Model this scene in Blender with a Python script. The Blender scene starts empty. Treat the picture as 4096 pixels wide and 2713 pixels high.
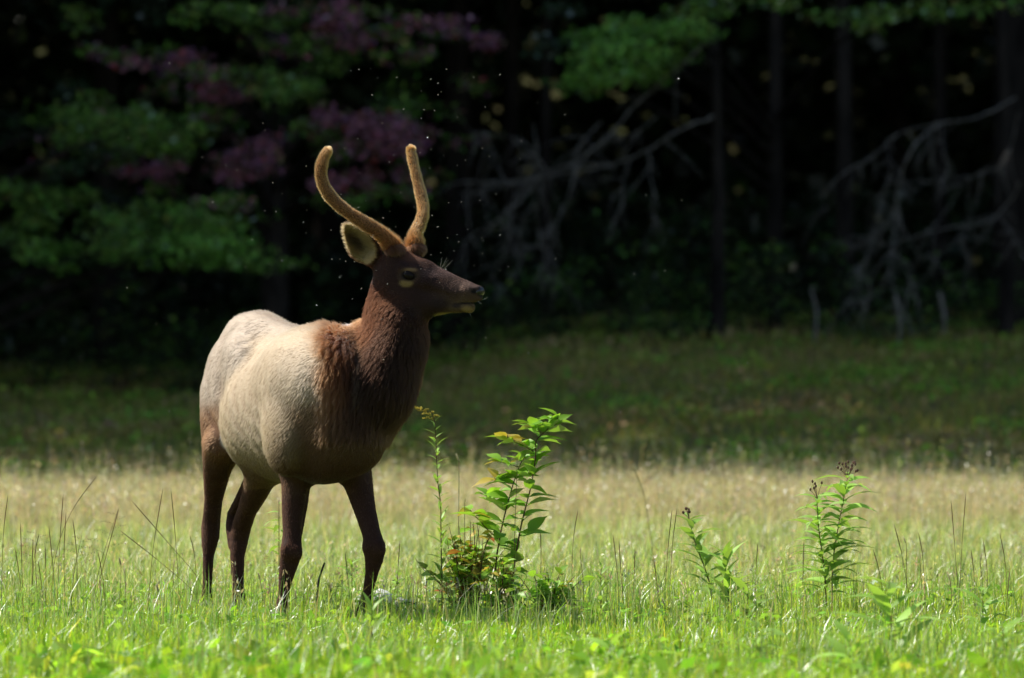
import bpy, math, random
import numpy as np
from mathutils import Vector, Matrix
# ================================================================ camera, sky, sun, exposure
sc = bpy.context.scene
COL = sc.collection
LENS = 200.0; CAM_H = 1.2; D0 = 26.5
cam = bpy.data.objects.new('camera', bpy.data.cameras.new('camera')); COL.objects.link(cam); sc.camera = cam
cam.location = (0, 0, CAM_H); cam.rotation_euler = (math.radians(90), 0, 0)
cam.data.lens = LENS; cam.data.sensor_width = 36; cam.data.shift_y = 22.2/1024
cam.data.clip_start = .5; cam.data.clip_end = 3000
cam.data.dof.use_dof = True; cam.data.dof.focus_distance = 26.15; cam.data.dof.aperture_fstop = 2.8
SUN = Vector((-.58, .28, .765)).normalized()
w = bpy.data.worlds.new('World'); sc.world = w; w.use_nodes = True
nt = w.node_tree; nt.nodes.clear()
sky = nt.nodes.new('ShaderNodeTexSky'); sky.sky_type = 'NISHITA'; sky.sun_disc = False
sky.sun_elevation = math.asin(SUN.z); sky.sun_rotation = math.atan2(SUN.x, SUN.y)
bg = nt.nodes.new('ShaderNodeBackground'); bg.inputs[1].default_value = .11
wo = nt.nodes.new('ShaderNodeOutputWorld'); nt.links.new(sky.outputs[0], bg.inputs[0]); nt.links.new(bg.outputs[0], wo.inputs[0])
sl = bpy.data.lights.new('sun', 'SUN'); sl.energy = 5.0; sl.angle = math.radians(.53); sl.color = (1, .95, .86)
so = bpy.data.objects.new('sun', sl); COL.objects.link(so); so.rotation_euler = SUN.to_track_quat('Z', 'Y').to_euler(); so.location = (-20, 20, 40)
sc.view_settings.view_transform = 'Standard'; sc.view_settings.look = 'None'; sc.view_settings.exposure = .52; sc.view_settings.gamma = 1
sc.render.engine = 'CYCLES'
cy = sc.cycles
cy.use_denoising = True
try: cy.denoiser = 'OPENIMAGEDENOISE'; cy.denoising_input_passes = 'RGB_ALBEDO_NORMAL'
except Exception: pass
cy.max_bounces = 6; cy.diffuse_bounces = 3; cy.glossy_bounces = 2; cy.transmission_bounces = 5; cy.transparent_max_bounces = 4
cy.caustics_reflective = False; cy.caustics_refractive = False; cy.sample_clamp_indirect = 4
cy.use_adaptive_sampling = False
try: sc.cycles_curves.shape = 'RIBBONS'; sc.cycles_curves.subdivisions = 2
except Exception: pass
RNG = np.random.default_rng(7); random.seed(7)
PX = 1024/36*LENS
def pt(u, v, Y):            # a point Y metres away from where the photographer stood, at picture bearing u, v
    return Vector(((u-512)/PX*Y, Y, CAM_H+(361.2-v)/PX*Y))

# ================================================================ materials
def newmat(name):
    m = bpy.data.materials.new(name); m.use_nodes = True; n = m.node_tree; n.nodes.clear()
    return m, n, n.nodes.new('ShaderNodeOutputMaterial')
def N(n, t, **kw):
    x = n.nodes.new(t)
    for k, v in kw.items(): setattr(x, k, v)
    return x
def leaf_mat(name, trans=.45, gloss=.5, rough=.38, col=None, tmul=(1.25, 1.2, .6)):
    m, n, o = newmat(name); L = n.links.new
    if col is None:
        a = N(n, 'ShaderNodeAttribute', attribute_name='col'); cs = a.outputs['Color']
    else:
        oi = N(n, 'ShaderNodeObjectInfo'); hs = N(n, 'ShaderNodeHueSaturation'); hs.inputs['Color'].default_value = (*col, 1)
        mr = N(n, 'ShaderNodeMapRange'); mr.inputs['To Min'].default_value = .7; mr.inputs['To Max'].default_value = 1.35
        L(oi.outputs['Random'], mr.inputs['Value']); L(mr.outputs[0], hs.inputs['Value']); cs = hs.outputs[0]
    d = N(n, 'ShaderNodeBsdfDiffuse'); t = N(n, 'ShaderNodeBsdfTranslucent'); g = N(n, 'ShaderNodeBsdfGlossy'); g.inputs['Roughness'].default_value = rough
    mu = N(n, 'ShaderNodeMix', data_type='RGBA', blend_type='MULTIPLY'); mu.inputs[0].default_value = 1; mu.inputs[7].default_value = (*tmul, 1)
    L(cs, d.inputs[0]); L(cs, mu.inputs[6]); L(mu.outputs[2], t.inputs[0])
    m1 = N(n, 'ShaderNodeMixShader'); m1.inputs[0].default_value = trans; L(d.outputs[0], m1.inputs[1]); L(t.outputs[0], m1.inputs[2])
    fr = N(n, 'ShaderNodeFresnel'); fr.inputs[0].default_value = 1.42
    ml = N(n, 'ShaderNodeMath', operation='MULTIPLY'); ml.inputs[1].default_value = gloss; L(fr.outputs[0], ml.inputs[0])
    m2 = N(n, 'ShaderNodeMixShader'); L(ml.outputs[0], m2.inputs[0]); L(m1.outputs[0], m2.inputs[1]); L(g.outputs[0], m2.inputs[2]); L(m2.outputs[0], o.inputs[0])
    return m
def solid_mat(name, c1, c2=None, scale=8., rough=.8, bump=0., spec=.3, stretch=(1, 1, 1), attr=None):
    m, n, o = newmat(name); L = n.links.new
    b = N(n, 'ShaderNodeBsdfPrincipled'); b.inputs['Roughness'].default_value = rough; b.inputs['Specular IOR Level'].default_value = spec
    tc = N(n, 'ShaderNodeTexCoord'); mp = N(n, 'ShaderNodeMapping'); mp.inputs['Scale'].default_value = stretch
    nz = N(n, 'ShaderNodeTexNoise'); nz.inputs['Scale'].default_value = scale; nz.inputs['Detail'].default_value = 6
    L(tc.outputs['Object'], mp.inputs[0]); L(mp.outputs[0], nz.inputs['Vector'])
    cr = N(n, 'ShaderNodeValToRGB'); cr.color_ramp.elements[0].position = .35; cr.color_ramp.elements[1].position = .65
    cr.color_ramp.elements[0].color = (*c1, 1); cr.color_ramp.elements[1].color = (*(c2 or c1), 1)
    L(nz.outputs[0], cr.inputs[0])
    if attr:
        a = N(n, 'ShaderNodeAttribute', attribute_name=attr); mx = N(n, 'ShaderNodeMix', data_type='RGBA', blend_type='MULTIPLY'); mx.inputs[0].default_value = 1
        L(a.outputs['Color'], mx.inputs[6]); L(cr.outputs[0], mx.inputs[7]); L(mx.outputs[2], b.inputs['Base Color'])
    else: L(cr.outputs[0], b.inputs['Base Color'])
    if bump:
        bp = N(n, 'ShaderNodeBump'); bp.inputs['Strength'].default_value = bump; bp.inputs['Distance'].default_value = .02; L(nz.outputs[0], bp.inputs['Height']); L(bp.outputs[0], b.inputs['Normal'])
    L(b.outputs[0], o.inputs[0]); return m
M = {}
M['grass'] = leaf_mat('grass', .5, .26, .5, None, (1.1, 1.1, .7))
M['cover_leaf'] = leaf_mat('cover_leaf', .5, .1, .5)
M['dull_leaf'] = leaf_mat('dull_leaf', .35, .04, .6)
M['far_leaf'] = leaf_mat('tree_leaf', .3, .25, .5)
M['weed_leaf'] = leaf_mat('weed_leaf', .5, .4, .4, (.32, .53, .09))
M['sap_leaf'] = leaf_mat('sapling_leaf', .55, .45, .38, (.27, .50, .05))
M['red_leaf'] = leaf_mat('reddened_leaf', .5, .6, .35, (.55, .16, .05))
M['yellow_leaf'] = leaf_mat('yellowed_leaf', .5, .6, .35, (.60, .45, .08))
M['stem'] = solid_mat('green_stem', (.10, .12, .03), (.16, .08, .04), 12)
M['red_stem'] = solid_mat('red_stem', (.11, .035, .025), (.09, .06, .025), 12)
M['bud'] = solid_mat('dry_bud', (.075, .035, .025), (.16, .085, .05), 90)
M['plume'] = leaf_mat('goldenrod_flower', .4, .1, .6, (.55, .47, .10))
M['foxtail'] = leaf_mat('foxtail_seed', .55, .3, .5, (.50, .47, .30), (1.2, 1.15, .9))
M['stalk'] = solid_mat('grass_stalk', (.13, .15, .035), (.25, .12, .05), 6, .6, 0, .3, (1, 1, 3))
M['bark'] = solid_mat('bark', (.014, .011, .010), (.04, .033, .028), 9, .9, .6, .1, (1, 1, .25))
M['pine_bark'] = solid_mat('pine_bark', (.007, .006, .005), (.030, .024, .020), 6, .9, .6, .1, (1, 1, .3))
M['deadwood'] = solid_mat('dead_wood', (.11, .098, .085), (.25, .225, .20), 14, .85, .4, .15, (1, 1, .5))
M['ground'] = solid_mat('soil', (.07, .085, .03), (.12, .11, .05), 3, .95, .3, .1)
M['white_stone'] = solid_mat('white_stone', (.55, .54, .51), (.82, .81, .79), 9, .7, .5, .3)
M['grey_stone'] = solid_mat('grey_stone', (.30, .30, .29), (.45, .45, .44), 12, .8, .5, .3)
M['stick'] = solid_mat('charred_stick', (.015, .013, .012), (.04, .032, .028), 30, .8, .4)
M['gnat'] = leaf_mat('gnat', .4, .6, .3, (.55, .50, .42), (1, 1, 1))

# ================================================================ builders
def tag(o, label=None, cat=None, group=None, kind=None):
    for k, v in (('label', label), ('category', cat), ('group', group), ('kind', kind)):
        if v: o[k] = v
    return o
def link(name, me, mat=None, parent=None):
    o = bpy.data.objects.new(name, me); COL.objects.link(o)
    if mat is not None and me is not None and not len(me.materials): me.materials.append(mat)
    if parent is not None: o.parent = parent
    return o
def empty(name, loc=(0, 0, 0)):
    o = bpy.data.objects.new(name, None); COL.objects.link(o); o.location = loc; o.empty_display_size = .1; return o
def np_mesh(name, V, F, col=None, smooth=False):
    """V (n,3); F a list of index arrays (m,3) or (m,4)"""
    V = np.asarray(V, np.float32); me = bpy.data.meshes.new(name)
    F = [np.asarray(f, np.int32) for f in (F if isinstance(F, list) else [F]) if len(f)]
    nl = sum(f.size for f in F); npoly = sum(len(f) for f in F)
    me.vertices.add(len(V)); me.vertices.foreach_set('co', V.ravel())
    me.loops.add(nl); me.loops.foreach_set('vertex_index', np.concatenate([f.ravel() for f in F]))
    me.polygons.add(npoly)
    tot = np.concatenate([np.full(len(f), f.shape[1], np.int32) for f in F])
    me.polygons.foreach_set('loop_start', np.concatenate(([0], np.cumsum(tot)[:-1])).astype(np.int32))
    me.polygons.foreach_set('loop_total', tot)
    if smooth: me.polygons.foreach_set('use_smooth', np.ones(npoly, bool))
    if col is not None:
        a = me.attributes.new('col', 'FLOAT_COLOR', 'POINT'); c = np.ones((len(V), 4), np.float32); c[:, :3] = col; a.data.foreach_set('color', c.ravel())
    me.update(calc_edges=True); return me
class MB:
    def __init__(s): s.V = []; s.F = {3: [], 4: []}; s.n = 0
    def add(s, V, F):
        V = np.asarray(V, float).reshape(-1, 3); F = np.asarray(F, int); s.V.append(V); s.F[F.shape[1]].append(F+s.n); s.n += len(V); return s
    def tube(s, pts, rad, sides=6, cap=True):
        P = np.array([tuple(p) for p in pts], float); R = np.broadcast_to(np.asarray(rad, float), (len(P),)); T = np.gradient(P, axis=0)
        T /= np.linalg.norm(T, axis=1)[:, None]+1e-9
        ref = np.array((1., 0, 0)) if abs(T[0, 0]) < .8 else np.array((0, 1., 0)); V = []
        for p, t, r in zip(P, T, R):
            a = np.cross(t, ref); a /= np.linalg.norm(a); b = np.cross(t, a); ref = np.cross(a, t)
            for k in range(sides):
                q = 2*math.pi*k/sides; V.append(p+r*(math.cos(q)*a+math.sin(q)*b))
        F = [(i*sides+k, i*sides+(k+1) % sides, (i+1)*sides+(k+1) % sides, (i+1)*sides+k) for i in range(len(P)-1) for k in range(sides)]
        n0 = s.n; s.add(V, F)
        if cap:
            s.add([P[-1]+T[-1]*R[-1]*.7], np.zeros((0, 3), int)); e = s.n-1; b0 = n0+(len(P)-1)*sides
            s.F[3].append(np.array([(b0+k, b0+(k+1) % sides, e) for k in range(sides)]))
        return s
    def ball(s, c, r, seg=6, rings=4, R=None):
        r = np.broadcast_to(np.asarray(r, float), (3,)); V = [(0, 0, -1)]
        for i in range(1, rings):
            a = math.pi*i/rings-math.pi/2
            for k in range(seg): V.append((math.cos(a)*math.cos(2*math.pi*k/seg), math.cos(a)*math.sin(2*math.pi*k/seg), math.sin(a)))
        V.append((0, 0, 1)); V = np.array(V)*r
        if R is not None: V = V@np.asarray(R)
        V = V+np.asarray(c); n0 = s.n
        Q = [(1+i*seg+k, 1+i*seg+(k+1) % seg, 1+(i+1)*seg+(k+1) % seg, 1+(i+1)*seg+k) for i in range(rings-2) for k in range(seg)]
        s.add(V, np.array(Q)); l = len(V)-1; b = 1+(rings-2)*seg
        s.F[3].append(np.array([(0, 1+(k+1) % seg, 1+k) for k in range(seg)]+[(l, b+k, b+(k+1) % seg) for k in range(seg)])+n0); return s
    def mesh(s, name, col=None, smooth=True):
        return np_mesh(name, np.concatenate(s.V), [np.concatenate(f) for f in s.F.values() if f], col, smooth)
    def build(s, name, mat, parent=None, smooth=True):
        return link(name, s.mesh(name, None, smooth), mat, parent)
def smooth_path(P, n=4):
    P = [np.array(tuple(p), float) for p in P]; out = []
    for i in range(len(P)-1):
        p0 = P[max(i-1, 0)]; p1 = P[i]; p2 = P[i+1]; p3 = P[min(i+2, len(P)-1)]
        for k in range(n):
            t = k/n; out.append(.5*(2*p1+(p2-p0)*t+(2*p0-5*p1+4*p2-p3)*t*t+(3*p1-p0-3*p2+p3)*t**3))
    out.append(P[-1]); return np.array(out)
def lerp(a, b, t): return a+(b-a)*t
def sstep(a, b, x): t = np.clip((x-a)/(b-a), 0, 1); return t*t*(3-2*t)
def pal(n, cols, wts, jit=.25):
    c = np.array(cols)[RNG.choice(len(cols), n, p=np.array(wts)/sum(wts))]
    return c*(1+jit*RNG.standard_normal((n, 1))).clip(.35, 1.9)*(1+.08*RNG.standard_normal((n, 3)))

# ================================================================ ground
def vnoise(x, y, seed=0):
    r = 0
    for f, a in ((.35, .5), (.9, .3), (2.3, .2)):
        r = r+a*np.sin(f*x*1.7+seed+1.3*np.sin(f*y*1.1+seed*2))*np.cos(f*y*1.9-seed+1.7*np.sin(f*x*.8))
    return r
def gz(x, y):
    x = np.asarray(x, float); y = np.asarray(y, float)
    hb = .80+.62*sstep(-2.5, 1.2, x)
    z = hb*(.35*np.clip((y-44)/18, 0, 1)+.65*sstep(45, 63, y))+.035*np.clip(y-62, 0, 40)+.75*np.clip(y-97, 0, 50)
    return z+.012*vnoise(x, y)*(y < 70)+.05*vnoise(x*.7, y*.7, 3)*sstep(44, 52, y)
def axis(*seg): return np.unique(np.concatenate([np.arange(a, b, s) for a, b, s in seg]))
gx = axis((-420, -60, 40), (-60, -12, 3), (-12, 12, .4), (12, 60, 3), (60, 430, 40)); gy = axis((-120, 10, 10), (10, 75, .4), (75, 160, 3), (160, 900, 40))
GX, GY = np.meshgrid(gx, gy); GV = np.stack((GX, GY, gz(GX, GY)), -1).reshape(-1, 3)
ii = np.arange(len(gy)-1)[:, None]*len(gx)+np.arange(len(gx)-1)[None]; ii = ii.ravel()
ground = link('ground', np_mesh('ground', GV, np.stack((ii, ii+1, ii+1+len(gx), ii+len(gx)), 1), None, True), M['ground'])
tag(ground, 'grassy meadow floor rising to a shaded bank', 'ground', None, 'structure')
def on_ground(p): return Vector((p[0], p[1], float(gz(p[0], p[1]))))
# ================================================================ grass
def blades(x, y, h, wd, lean=.35, z=None, tipw=.0):
    n = len(x); z = gz(x, y)-.01 if z is None else z
    az = RNG.uniform(0, 2*math.pi, n); fa = RNG.uniform(0, math.pi, n); ln = np.abs(RNG.normal(0, lean, n)).clip(0, 1.3)
    D = np.stack((np.cos(az), np.sin(az), np.zeros(n)), 1); W = np.stack((np.cos(fa), np.sin(fa), np.zeros(n)), 1)*wd[:, None]*.5
    B = np.stack((x, y, z), 1); up = np.zeros((n, 3)); up[:, 2] = 1
    up_h = h/np.sqrt(1+.55*ln**2)
    Mi = B+up*(up_h*.58)[:, None]+D*(h*ln*.28)[:, None]; T = B+up*(up_h*(1-.12*ln))[:, None]+D*(h*ln*.85)[:, None]
    V = np.stack((B-W*.7, B+W*.7, Mi+W*.85, Mi-W*.85, T), 1).reshape(-1, 3); i = np.arange(n)*5
    return V, np.stack((i, i+1, i+2, i+3), 1), np.stack((i+3, i+2, i+4), 1), 5, Mi, T
def scatter(n, y0, y1, side=1.35, xpad=.5, dens=None):
    """points on the ground in the wedge of meadow the photograph looks along, with a margin for a step aside"""
    out = []
    while sum(len(o[0]) for o in out) < n:
        y = np.sqrt(RNG.uniform(y0**2, y1**2, n*2)); x = RNG.uniform(-1, 1, n*2)*(y*.09*side+xpad)
        if dens is not None: k = RNG.uniform(0, 1, n*2) < dens(x, y); x, y = x[k], y[k]
        out.append((x, y))
    x = np.concatenate([o[0] for o in out])[:n]; y = np.concatenate([o[1] for o in out])[:n]; return x, y
GREENS = [(.29, .54, .03), (.42, .63, .04), (.55, .66, .07), (.17, .36, .04), (.52, .48, .20)]
MIX = [(.42, .56, .15), (.58, .66, .22), (.72, .69, .36), (.74, .64, .44), (.26, .38, .12), (.58, .43, .17)]
DRY = [(.70, .60, .40), (.64, .53, .33), (.50, .52, .20), (.68, .62, .50), (.54, .38, .26)]
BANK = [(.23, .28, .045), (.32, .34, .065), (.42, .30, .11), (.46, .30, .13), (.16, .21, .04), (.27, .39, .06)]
def grass_obj(name, label, sets, cat='grass', mat='grass'):
    V = []; Q = []; T = []; C = []; n0 = 0
    for (v, q, t, per, c) in sets:
        V.append(v); Q.append(q+n0); T.append(t+n0); C.append(np.repeat(c, per, 0)); n0 += len(v)
    o = link(name, np_mesh(name, np.concatenate(V), [np.concatenate(Q), np.concatenate(T)], np.concatenate(C)), M[mat])
    return tag(o, label, cat, None, 'stuff')
def bset(x, y, h, wd, cols, lean=.35):
    v, q, t, per, mi, tp = blades(x, y, h, wd, lean); return (v, q, t, per, cols), mi, tp
# lush sward in front of and around the elk
sets = []
x, y = scatter(150000, 16.3, 25.5); cl = .75+.45*vnoise(x*1.6, y*1.6, 5)
h = RNG.gamma(5, .020, len(x))*cl.clip(.4, 1.4)*(1-.35*sstep(22, 25, y)); h = h.clip(.03, .22)
sets.append(bset(x, y, h, RNG.uniform(.003, .0085, len(x)), pal(len(x), GREENS, (4, 5, 4, 2, .5)), .6)[0])
x, y = scatter(110000, 25.5, 31.); far = sstep(26.5, 30.5, y)
h = (RNG.gamma(4, .017, len(x))*(.8+.3*vnoise(x*1.6, y*1.6, 5))*(1+.8*far)).clip(.025, .24)
c = np.where((RNG.uniform(0, 1, len(x)) < far*.75)[:, None], pal(len(x), MIX, (4, 4, 2, 1, 1, .6)), pal(len(x), GREENS, (3, 4, 5, 2, 1)))
sets.append(bset(x, y, h, RNG.uniform(.002, .0055, len(x)), c, .65)[0])
x, y = scatter(9500, 20.5, 31, dens=lambda x, y: sstep(-.25, .45, vnoise(x*2.6, y*2.0, 31)))
sets.append(bset(x, y, RNG.uniform(.12, .30, len(x)), RNG.uniform(.0022, .0045, len(x)), pal(len(x), [(.26, .44, .09), (.40, .52, .14), (.50, .50, .20), (.20, .36, .10)], (3, 3, 2, 2)), .45)[0])
grass_obj('lush_grass', 'lush bright green grass around the elk\'s hooves', sets)
# lighter open sward beyond
x, y = scatter(200000, 31., 49.5, dens=lambda x, y: 1-.93*sstep(42, 47.5, y+1.2*vnoise(x*.8, y*.5, 6))); far = sstep(36, 42.5, y+1.5*vnoise(x*.5, y*.35, 2))
h = (RNG.gamma(6, .022, len(x))*(.8+.3*vnoise(x, y, 9))).clip(.04, .32)
c = np.where((RNG.uniform(0, 1, len(x)) < far*.5)[:, None], pal(len(x), DRY, (2, 2, 5, 1, 1)), pal(len(x), MIX, (5, 5, 2, 1, 2, .8)))
grass_obj('meadow_grass', 'pale yellow green meadow grass stretching behind the elk', [bset(x, y, h, RNG.uniform(.003, .008, len(x)), c, .55)[0]])
# ripe seed heads: thin straw stems with a loose tuft
def seed_set(n, y0, y1, hm, cols, wts, dens=None, stemw=.003):
    x, y = scatter(n, y0, y1, dens=dens); h = RNG.normal(hm, hm*.16, n).clip(hm*.5, hm*1.6); c = pal(n, cols, wts)
    s, mi, tp = bset(x, y, h, np.full(n, stemw), c, .16)
    k = 5; m = n*k; tt = RNG.uniform(.0, 1.05, m)[:, None]; P = np.repeat(tp, k, 0)+(np.repeat(tp-mi, k, 0))*(tt*.45-.25)
    P += RNG.normal(0, .009, (m, 3)); L = RNG.uniform(.012, .03, m); d = RNG.normal(0, .5, (m, 3)); d[:, 2] += 1; d /= np.linalg.norm(d, axis=1)[:, None]
    e = np.cross(d, RNG.normal(0, 1, (m, 3))); e /= np.linalg.norm(e, axis=1)[:, None]; e *= RNG.uniform(.002, .0045, m)[:, None]
    V = np.stack((P-d*L[:, None]*.5, P+e, P+d*L[:, None]*.5, P-e), 1).reshape(-1, 3); i = np.arange(m)*4
    return [s, (V, np.stack((i, i+1, i+2, i+3), 1), np.zeros((0, 3), int), 4, np.repeat(c, k, 0)*1.05)]
sets = seed_set(28000, 33, 49, .28, DRY, (4, 3, 3, 2, 2), lambda x, y: (.04+.96*sstep(36.5, 42, y+2*vnoise(x*.5, y*.4, 2)))*(1-.95*sstep(42, 47, y+1.5*vnoise(x*.8, y*.5, 6))))
sets += seed_set(1500, 39.5, 46.8, .42, DRY, (2, 2, 3, 1, 2), None, .005)
sets += seed_set(1300, 24.5, 34, .20, DRY, (2, 2, 4, 1, 1))
grass_obj('seeding_grass', 'straw coloured seeding grass along the shaded bank\'s foot', sets)
# shaded bank
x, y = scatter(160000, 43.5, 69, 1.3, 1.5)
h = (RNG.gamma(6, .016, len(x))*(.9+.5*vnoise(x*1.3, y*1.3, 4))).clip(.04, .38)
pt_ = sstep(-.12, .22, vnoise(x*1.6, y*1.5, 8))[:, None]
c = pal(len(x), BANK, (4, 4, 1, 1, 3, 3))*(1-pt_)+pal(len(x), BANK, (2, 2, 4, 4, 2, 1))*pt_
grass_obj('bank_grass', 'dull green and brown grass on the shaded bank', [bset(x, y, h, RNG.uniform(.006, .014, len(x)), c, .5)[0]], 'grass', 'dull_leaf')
# broad leaves low in the sward
def leaf_cloud(P, size, cols, flat=.6, aspect=.55, axisdir=None):
    n = len(P); d = RNG.normal(0, 1, (n, 3)) if axisdir is None else axisdir+RNG.normal(0, .45, (n, 3)); d[:, 2] *= (1-flat); d /= np.linalg.norm(d, axis=1)[:, None]
    u = RNG.normal(0, 1-flat, (n, 3)); u[:, 2] += flat+.2; e = np.cross(d, u); e /= np.linalg.norm(e, axis=1)[:, None]+1e-6
    s = np.broadcast_to(size, (n,))[:, None]; nn = np.cross(e, d)
    V = np.stack((P-d*s*.5, P+e*s*aspect*.5-nn*s*.06+d*s*.05, P+d*s*.5-nn*s*.10, P-e*s*aspect*.5-nn*s*.06+d*s*.05), 1).reshape(-1, 3)
    i = np.arange(n)*4; return V, np.stack((i, i+1, i+2, i+3), 1), np.zeros((0, 3), int), 4, cols
x, y = scatter(9000, 16.3, 29., dens=lambda x, y: sstep(-.3, .5, vnoise(x*2.2, y*2.2, 11)))
P = np.stack((x, y, gz(x, y)+RNG.uniform(.02, .09, len(x))), 1)
x2, y2 = scatter(1100, 16.2, 23.0, dens=lambda x, y: sstep(-.05, .4, vnoise(x*1.5, y*1.5, 17)))
P2 = np.stack((x2, y2, gz(x2, y2)+RNG.uniform(.03, .11, len(x2))), 1)
grass_obj('broadleaf_cover', 'low glossy broad leaves mixed into the near grass', [leaf_cloud(P2, RNG.uniform(.05, .11, len(x2)), pal(len(x2), [(.26, .50, .035), (.34, .58, .05), (.20, .42, .04), (.44, .60, .09)], (3, 3, 2, 1)), .45), leaf_cloud(P, RNG.uniform(.025, .06, len(x)), pal(len(x), [(.20, .42, .04), (.27, .48, .06), (.34, .48, .10)], (3, 3, 1)))], 'ground cover', 'cover_leaf')
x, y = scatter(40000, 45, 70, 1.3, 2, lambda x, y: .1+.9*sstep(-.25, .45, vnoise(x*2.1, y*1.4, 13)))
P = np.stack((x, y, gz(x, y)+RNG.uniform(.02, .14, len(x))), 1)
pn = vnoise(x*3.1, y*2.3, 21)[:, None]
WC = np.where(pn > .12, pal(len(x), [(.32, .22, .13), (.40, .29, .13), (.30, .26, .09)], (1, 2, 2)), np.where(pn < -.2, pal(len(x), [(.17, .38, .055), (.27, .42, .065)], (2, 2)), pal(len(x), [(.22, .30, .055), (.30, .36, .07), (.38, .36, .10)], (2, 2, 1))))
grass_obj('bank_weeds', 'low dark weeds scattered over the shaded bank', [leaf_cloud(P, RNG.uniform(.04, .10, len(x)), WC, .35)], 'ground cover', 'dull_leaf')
# ---------------------------------------------------------------- elk: implicit body
FPX = 1024/36*200.0; HORIZ = 361.2; CAMZ = 1.2; ELKY = 26.5
def EP(u, v, dy):
    Y = ELKY+dy
    return np.array(((u-512)/FPX*Y, Y, CAMZ+(HORIZ-v)/FPX*Y))
EH = np.array((.37, -.929, 0.)); ER = np.array((-.929, -.37, 0.)); EU = np.array((0., 0., 1.))
EC = np.array((-1.076, ELKY, 0.))
def EB(s, t, z): return EC+s*EH+t*ER+z*EU
# coat colours (linear)
CREAM=(.275,.200,.126); RUMP=(.240,.184,.134); TAN=(.26,.185,.105); RUST=(.175,.072,.030); NECK=(.029,.0105,.0052)
MANE=(.020,.010,.0065); LEG=(.034,.0135,.0078); THIGH=(.115,.054,.026); FACE=(.022,.0090,.0058); CHEST=(.085,.044,.020); MUZ=(.062,.035,.026)
PR=[]
def cone(a,b,ra,rb,k=.03,col=CREAM,an=None,w=1.): PR.append(('c',np.asarray(a),np.asarray(b),ra,rb,k,col,an,w))
def chain(pts,rad,k=.03,cols=(CREAM,),an=None):
    PR.append(('k',pts,rad,cols,None,k,None,an,1.))
def ell(c,r,R=None,k=.05,col=CREAM,sub=False,w=1.):
    if R is None: R=np.stack((EH,ER,EU))
    PR.append(('s' if sub else 'e',np.asarray(c),np.asarray(r,float),np.asarray(R),None,k,col,None,w))
def frame(fwd,up):
    f=np.asarray(fwd,float); f/=np.linalg.norm(f); u=np.asarray(up,float); u=u-f*(u@f); u/=np.linalg.norm(u)
    return np.stack((f,np.cross(f,u),u))
def tilt(deg):   # rotate body frame about the lateral axis (nose up +)
    a=np.radians(deg); return np.stack((EH*np.cos(a)+EU*np.sin(a),ER,-EH*np.sin(a)+EU*np.cos(a)))

# torso
ell(EB(.26,-.03,.985),(.52,.235,.33),tilt(4),.10)
ell(EB(-.08,-.055,.955),(.48,.245,.305),None,.10)
ell(EB(-.20,-.045,.905),(.30,.24,.25),None,.10,TAN)
ell(EB(-.54,-.045,1.165),(.31,.165,.24),tilt(-8),.10,RUMP)
ell(EB(-.50,-.05,1.33),(.24,.085,.085),None,.07,RUMP)
ell(EB(-.15,-.05,1.235),(.40,.10,.08),tilt(-3),.08,CREAM)
cone(EB(-.42,-.06,1.345),EB(.12,-.09,1.285),.065,.055,.08,RUMP)
ell(EB(.36,-.05,1.265),(.22,.075,.08),tilt(-4),.08,CREAM)
ell(EB(.52,-.05,1.20),(.20,.10,.12),tilt(-20),.09,RUST)
ell(EB(.42,.05,1.13),(.30,.13,.16),tilt(-10),.12,CREAM)
ell(EB(.57,-.01,1.12),(.25,.185,.19),tilt(-15),.12,CREAM)
ell(EB(.60,-.03,.93),(.21,.185,.27),tilt(-8),.09,CHEST)
ell(EB(.70,-.085,.845),(.15,.165,.165),tilt(-8),.08,CHEST)
ell(EB(.42,-.02,.74),(.30,.13,.10),None,.06,CHEST)
# shoulders
for sg in (1,-1):
    ell(EB(.45,.145*sg-.015,1.0),(.155,.085,.27),tilt(-14),.055,CREAM if sg>0 else CHEST)
    ell(EB(.50,.155*sg,.84),(.15,.08,.16),tilt(10),.08,TAN if sg>0 else CHEST)
ell(EB(-.36,.085,1.20),(.11,.05,.09),tilt(-30),.10,RUMP)      # hip bone
# haunches
ell(EB(-.61,.062,1.03),(.20,.095,.25),tilt(10),.05,RUMP)
ell(EB(-.60,-.165,1.03),(.22,.095,.25),tilt(10),.08,RUMP)
ell(EB(-.54,.085,.92),(.15,.075,.24),tilt(-12),.08,THIGH)
ell(EB(-.47,-.12,.88),(.17,.085,.22),tilt(-12),.06,THIGH)
cone(EB(-.80,-.03,1.16),EB(-.86,-.03,1.02),.035,.02,.02,TAN)       # tail
cone(EP(218.5,392,.56),EP(219,440,.52),.06,.062,.07,THIGH)
# right hind leg
chain([EP(219,446,.42),EP(216.5,474,.52),EP(213.5,500,.62),EP(211.5,520,.66),EP(211,536,.66),EP(208.3,556,.65),EP(207.3,585,.62),EP(206.5,598,.61),EP(206,608,.58),EP(206.5,617,.55)],[.080,.062,.043,.043,.041,.027,.022,.026,.023,.030],.04,(THIGH,LEG))
chain([EP(211,482,.64),EP(206.3,516,.71),EP(205,528,.70),EP(206.5,545,.68)],[.020,.017,.019,.022],.02,(LEG,))
# left hind leg
chain([EP(264,466,.16),EP(256,490,.30),EP(247,511,.43),EP(242,525,.50),EP(239.5,539,.52),EP(237.3,556,.50),EP(238,585,.46),EP(239,600,.45),EP(239.3,610,.42),EP(239.5,620,.39)],[.088,.062,.045,.046,.043,.034,.028,.031,.029,.035],.04,(LEG,))
chain([EP(253,474,.42),EP(240,500,.52),EP(231.5,514,.57),EP(230.5,526,.56),EP(233,545,.54)],[.030,.026,.021,.024,.024],.025,(LEG,))
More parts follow.
